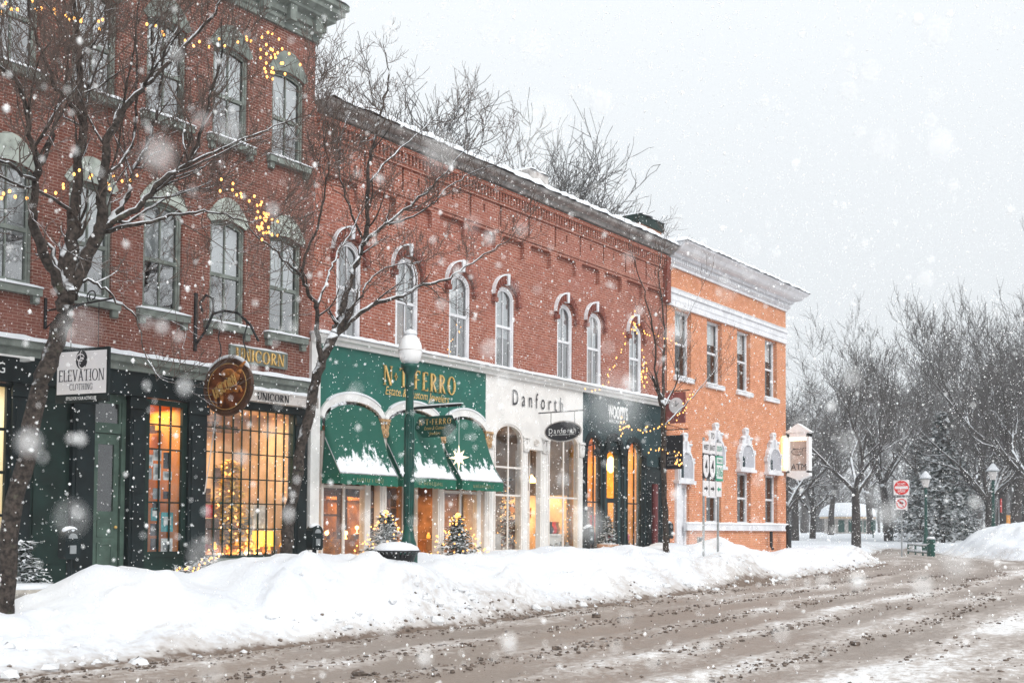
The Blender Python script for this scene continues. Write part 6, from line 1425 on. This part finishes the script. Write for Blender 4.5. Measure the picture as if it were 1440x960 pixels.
# black post at the bank corner and dark pipe
x = at_y(1102, 17.2); q = MB(); q.tube([(x, 17.0, -.2), (x, 17.0, 1.7)], .10, 10); q.ball((x, 17.0, 1.74), .13, 10, 6); item('bollard', 'black iron post at the foot of the bank corner', 'bollard', q, 'black')
x = at_y(1088, 17.2); q = MB(); q.tube([(x, 17.3, 1.6), (x, 17.3, 1.05), (x-.1, 17.2, .95)], .06, 8); item('drain_pipe', 'short dark drain pipe under the bank ledge', 'pipe', q, 'black')
# ------------------------------------------------------------------ falling snow
def falling():
    rs = np.random.RandomState(4); P_ = []; Sz = []
    def box(n, a, b, s0, s1, mind=.35):
        p = rs.rand(n, 3)*(np.array(b)-np.array(a))+np.array(a); d = np.linalg.norm(p-np.array(EYE), axis=1); k = d > mind
        P_.append(p[k]); Sz.append((s0+(s1-s0)*rs.rand(n)**2.2)[k])
    box(47000, (0, 2.5, .3), (45, 17.2, 15), .0045, .0118)
    box(7000, (.2, .15, .3), (8, 7.5, 7), .0022, .0065)
    box(900, (.2, .15, .8), (2.6, 2.3, 3.2), .003, .006); box(190, (.18, .1, 1.3), (1.0, .9, 2.25), .003, .0062, .25)
    box(16000, (42, 6, .5), (110, 60, 30), .010, .022)
    p = np.concatenate(P_); s = np.concatenate(Sz); n = len(p)
    base = np.array([(1, 0, 0), (-1, 0, 0), (0, 1, 0), (0, -1, 0), (0, 0, 1), (0, 0, -1)], float)
    F = np.array([(0, 2, 4), (2, 1, 4), (1, 3, 4), (3, 0, 4), (2, 0, 5), (1, 2, 5), (3, 1, 5), (0, 3, 5)])
    v = p[:, None, :]+base[None]*(s[:, None, None]*(.75+.5*rs.rand(n, 6, 1))); f = (F[None]+6*np.arange(n)[:, None, None]).reshape(-1, 3)
    me = bpy.data.meshes.new('falling_snow'); v = v.reshape(-1, 3)
    me.vertices.add(len(v)); me.vertices.foreach_set('co', v.ravel().astype(np.float32)); me.loops.add(f.size); me.loops.foreach_set('vertex_index', f.ravel().astype(np.int32))
    me.polygons.add(len(f)); me.polygons.foreach_set('loop_start', np.arange(0, f.size, 3, dtype=np.int32)); me.update(); me.polygons.foreach_set('use_smooth', np.ones(len(f), bool))
    # shading normals bent vertical and both lobes added, to brighten flakes against the sky
    m, t, b = newmat('snowflake'); t.nodes.remove(b); df = N(t, 'ShaderNodeBsdfDiffuse'); tl = N(t, 'ShaderNodeBsdfTranslucent'); ad = N(t, 'ShaderNodeAddShader')
    up_ = N(t, 'ShaderNodeCombineXYZ'); up_.inputs[2].default_value = 1; dn_ = N(t, 'ShaderNodeCombineXYZ'); dn_.inputs[2].default_value = -1
    for n_ in (df, tl): n_.inputs[0].default_value = (.99, .99, .99, 1)
    L(t, up_.outputs[0], df.inputs['Normal']); L(t, dn_.outputs[0], tl.inputs['Normal'])
    L(t, df.outputs[0], ad.inputs[0]); L(t, tl.outputs[0], ad.inputs[1]); L(t, ad.outputs[0], t.nodes['Material Output'].inputs[0])
    me.materials.append(m); o = bpy.data.objects.new('falling_snow', me); COL.objects.link(o); tag(o, 'snowflakes drifting down through the whole street', 'snow', kind='stuff')
falling()
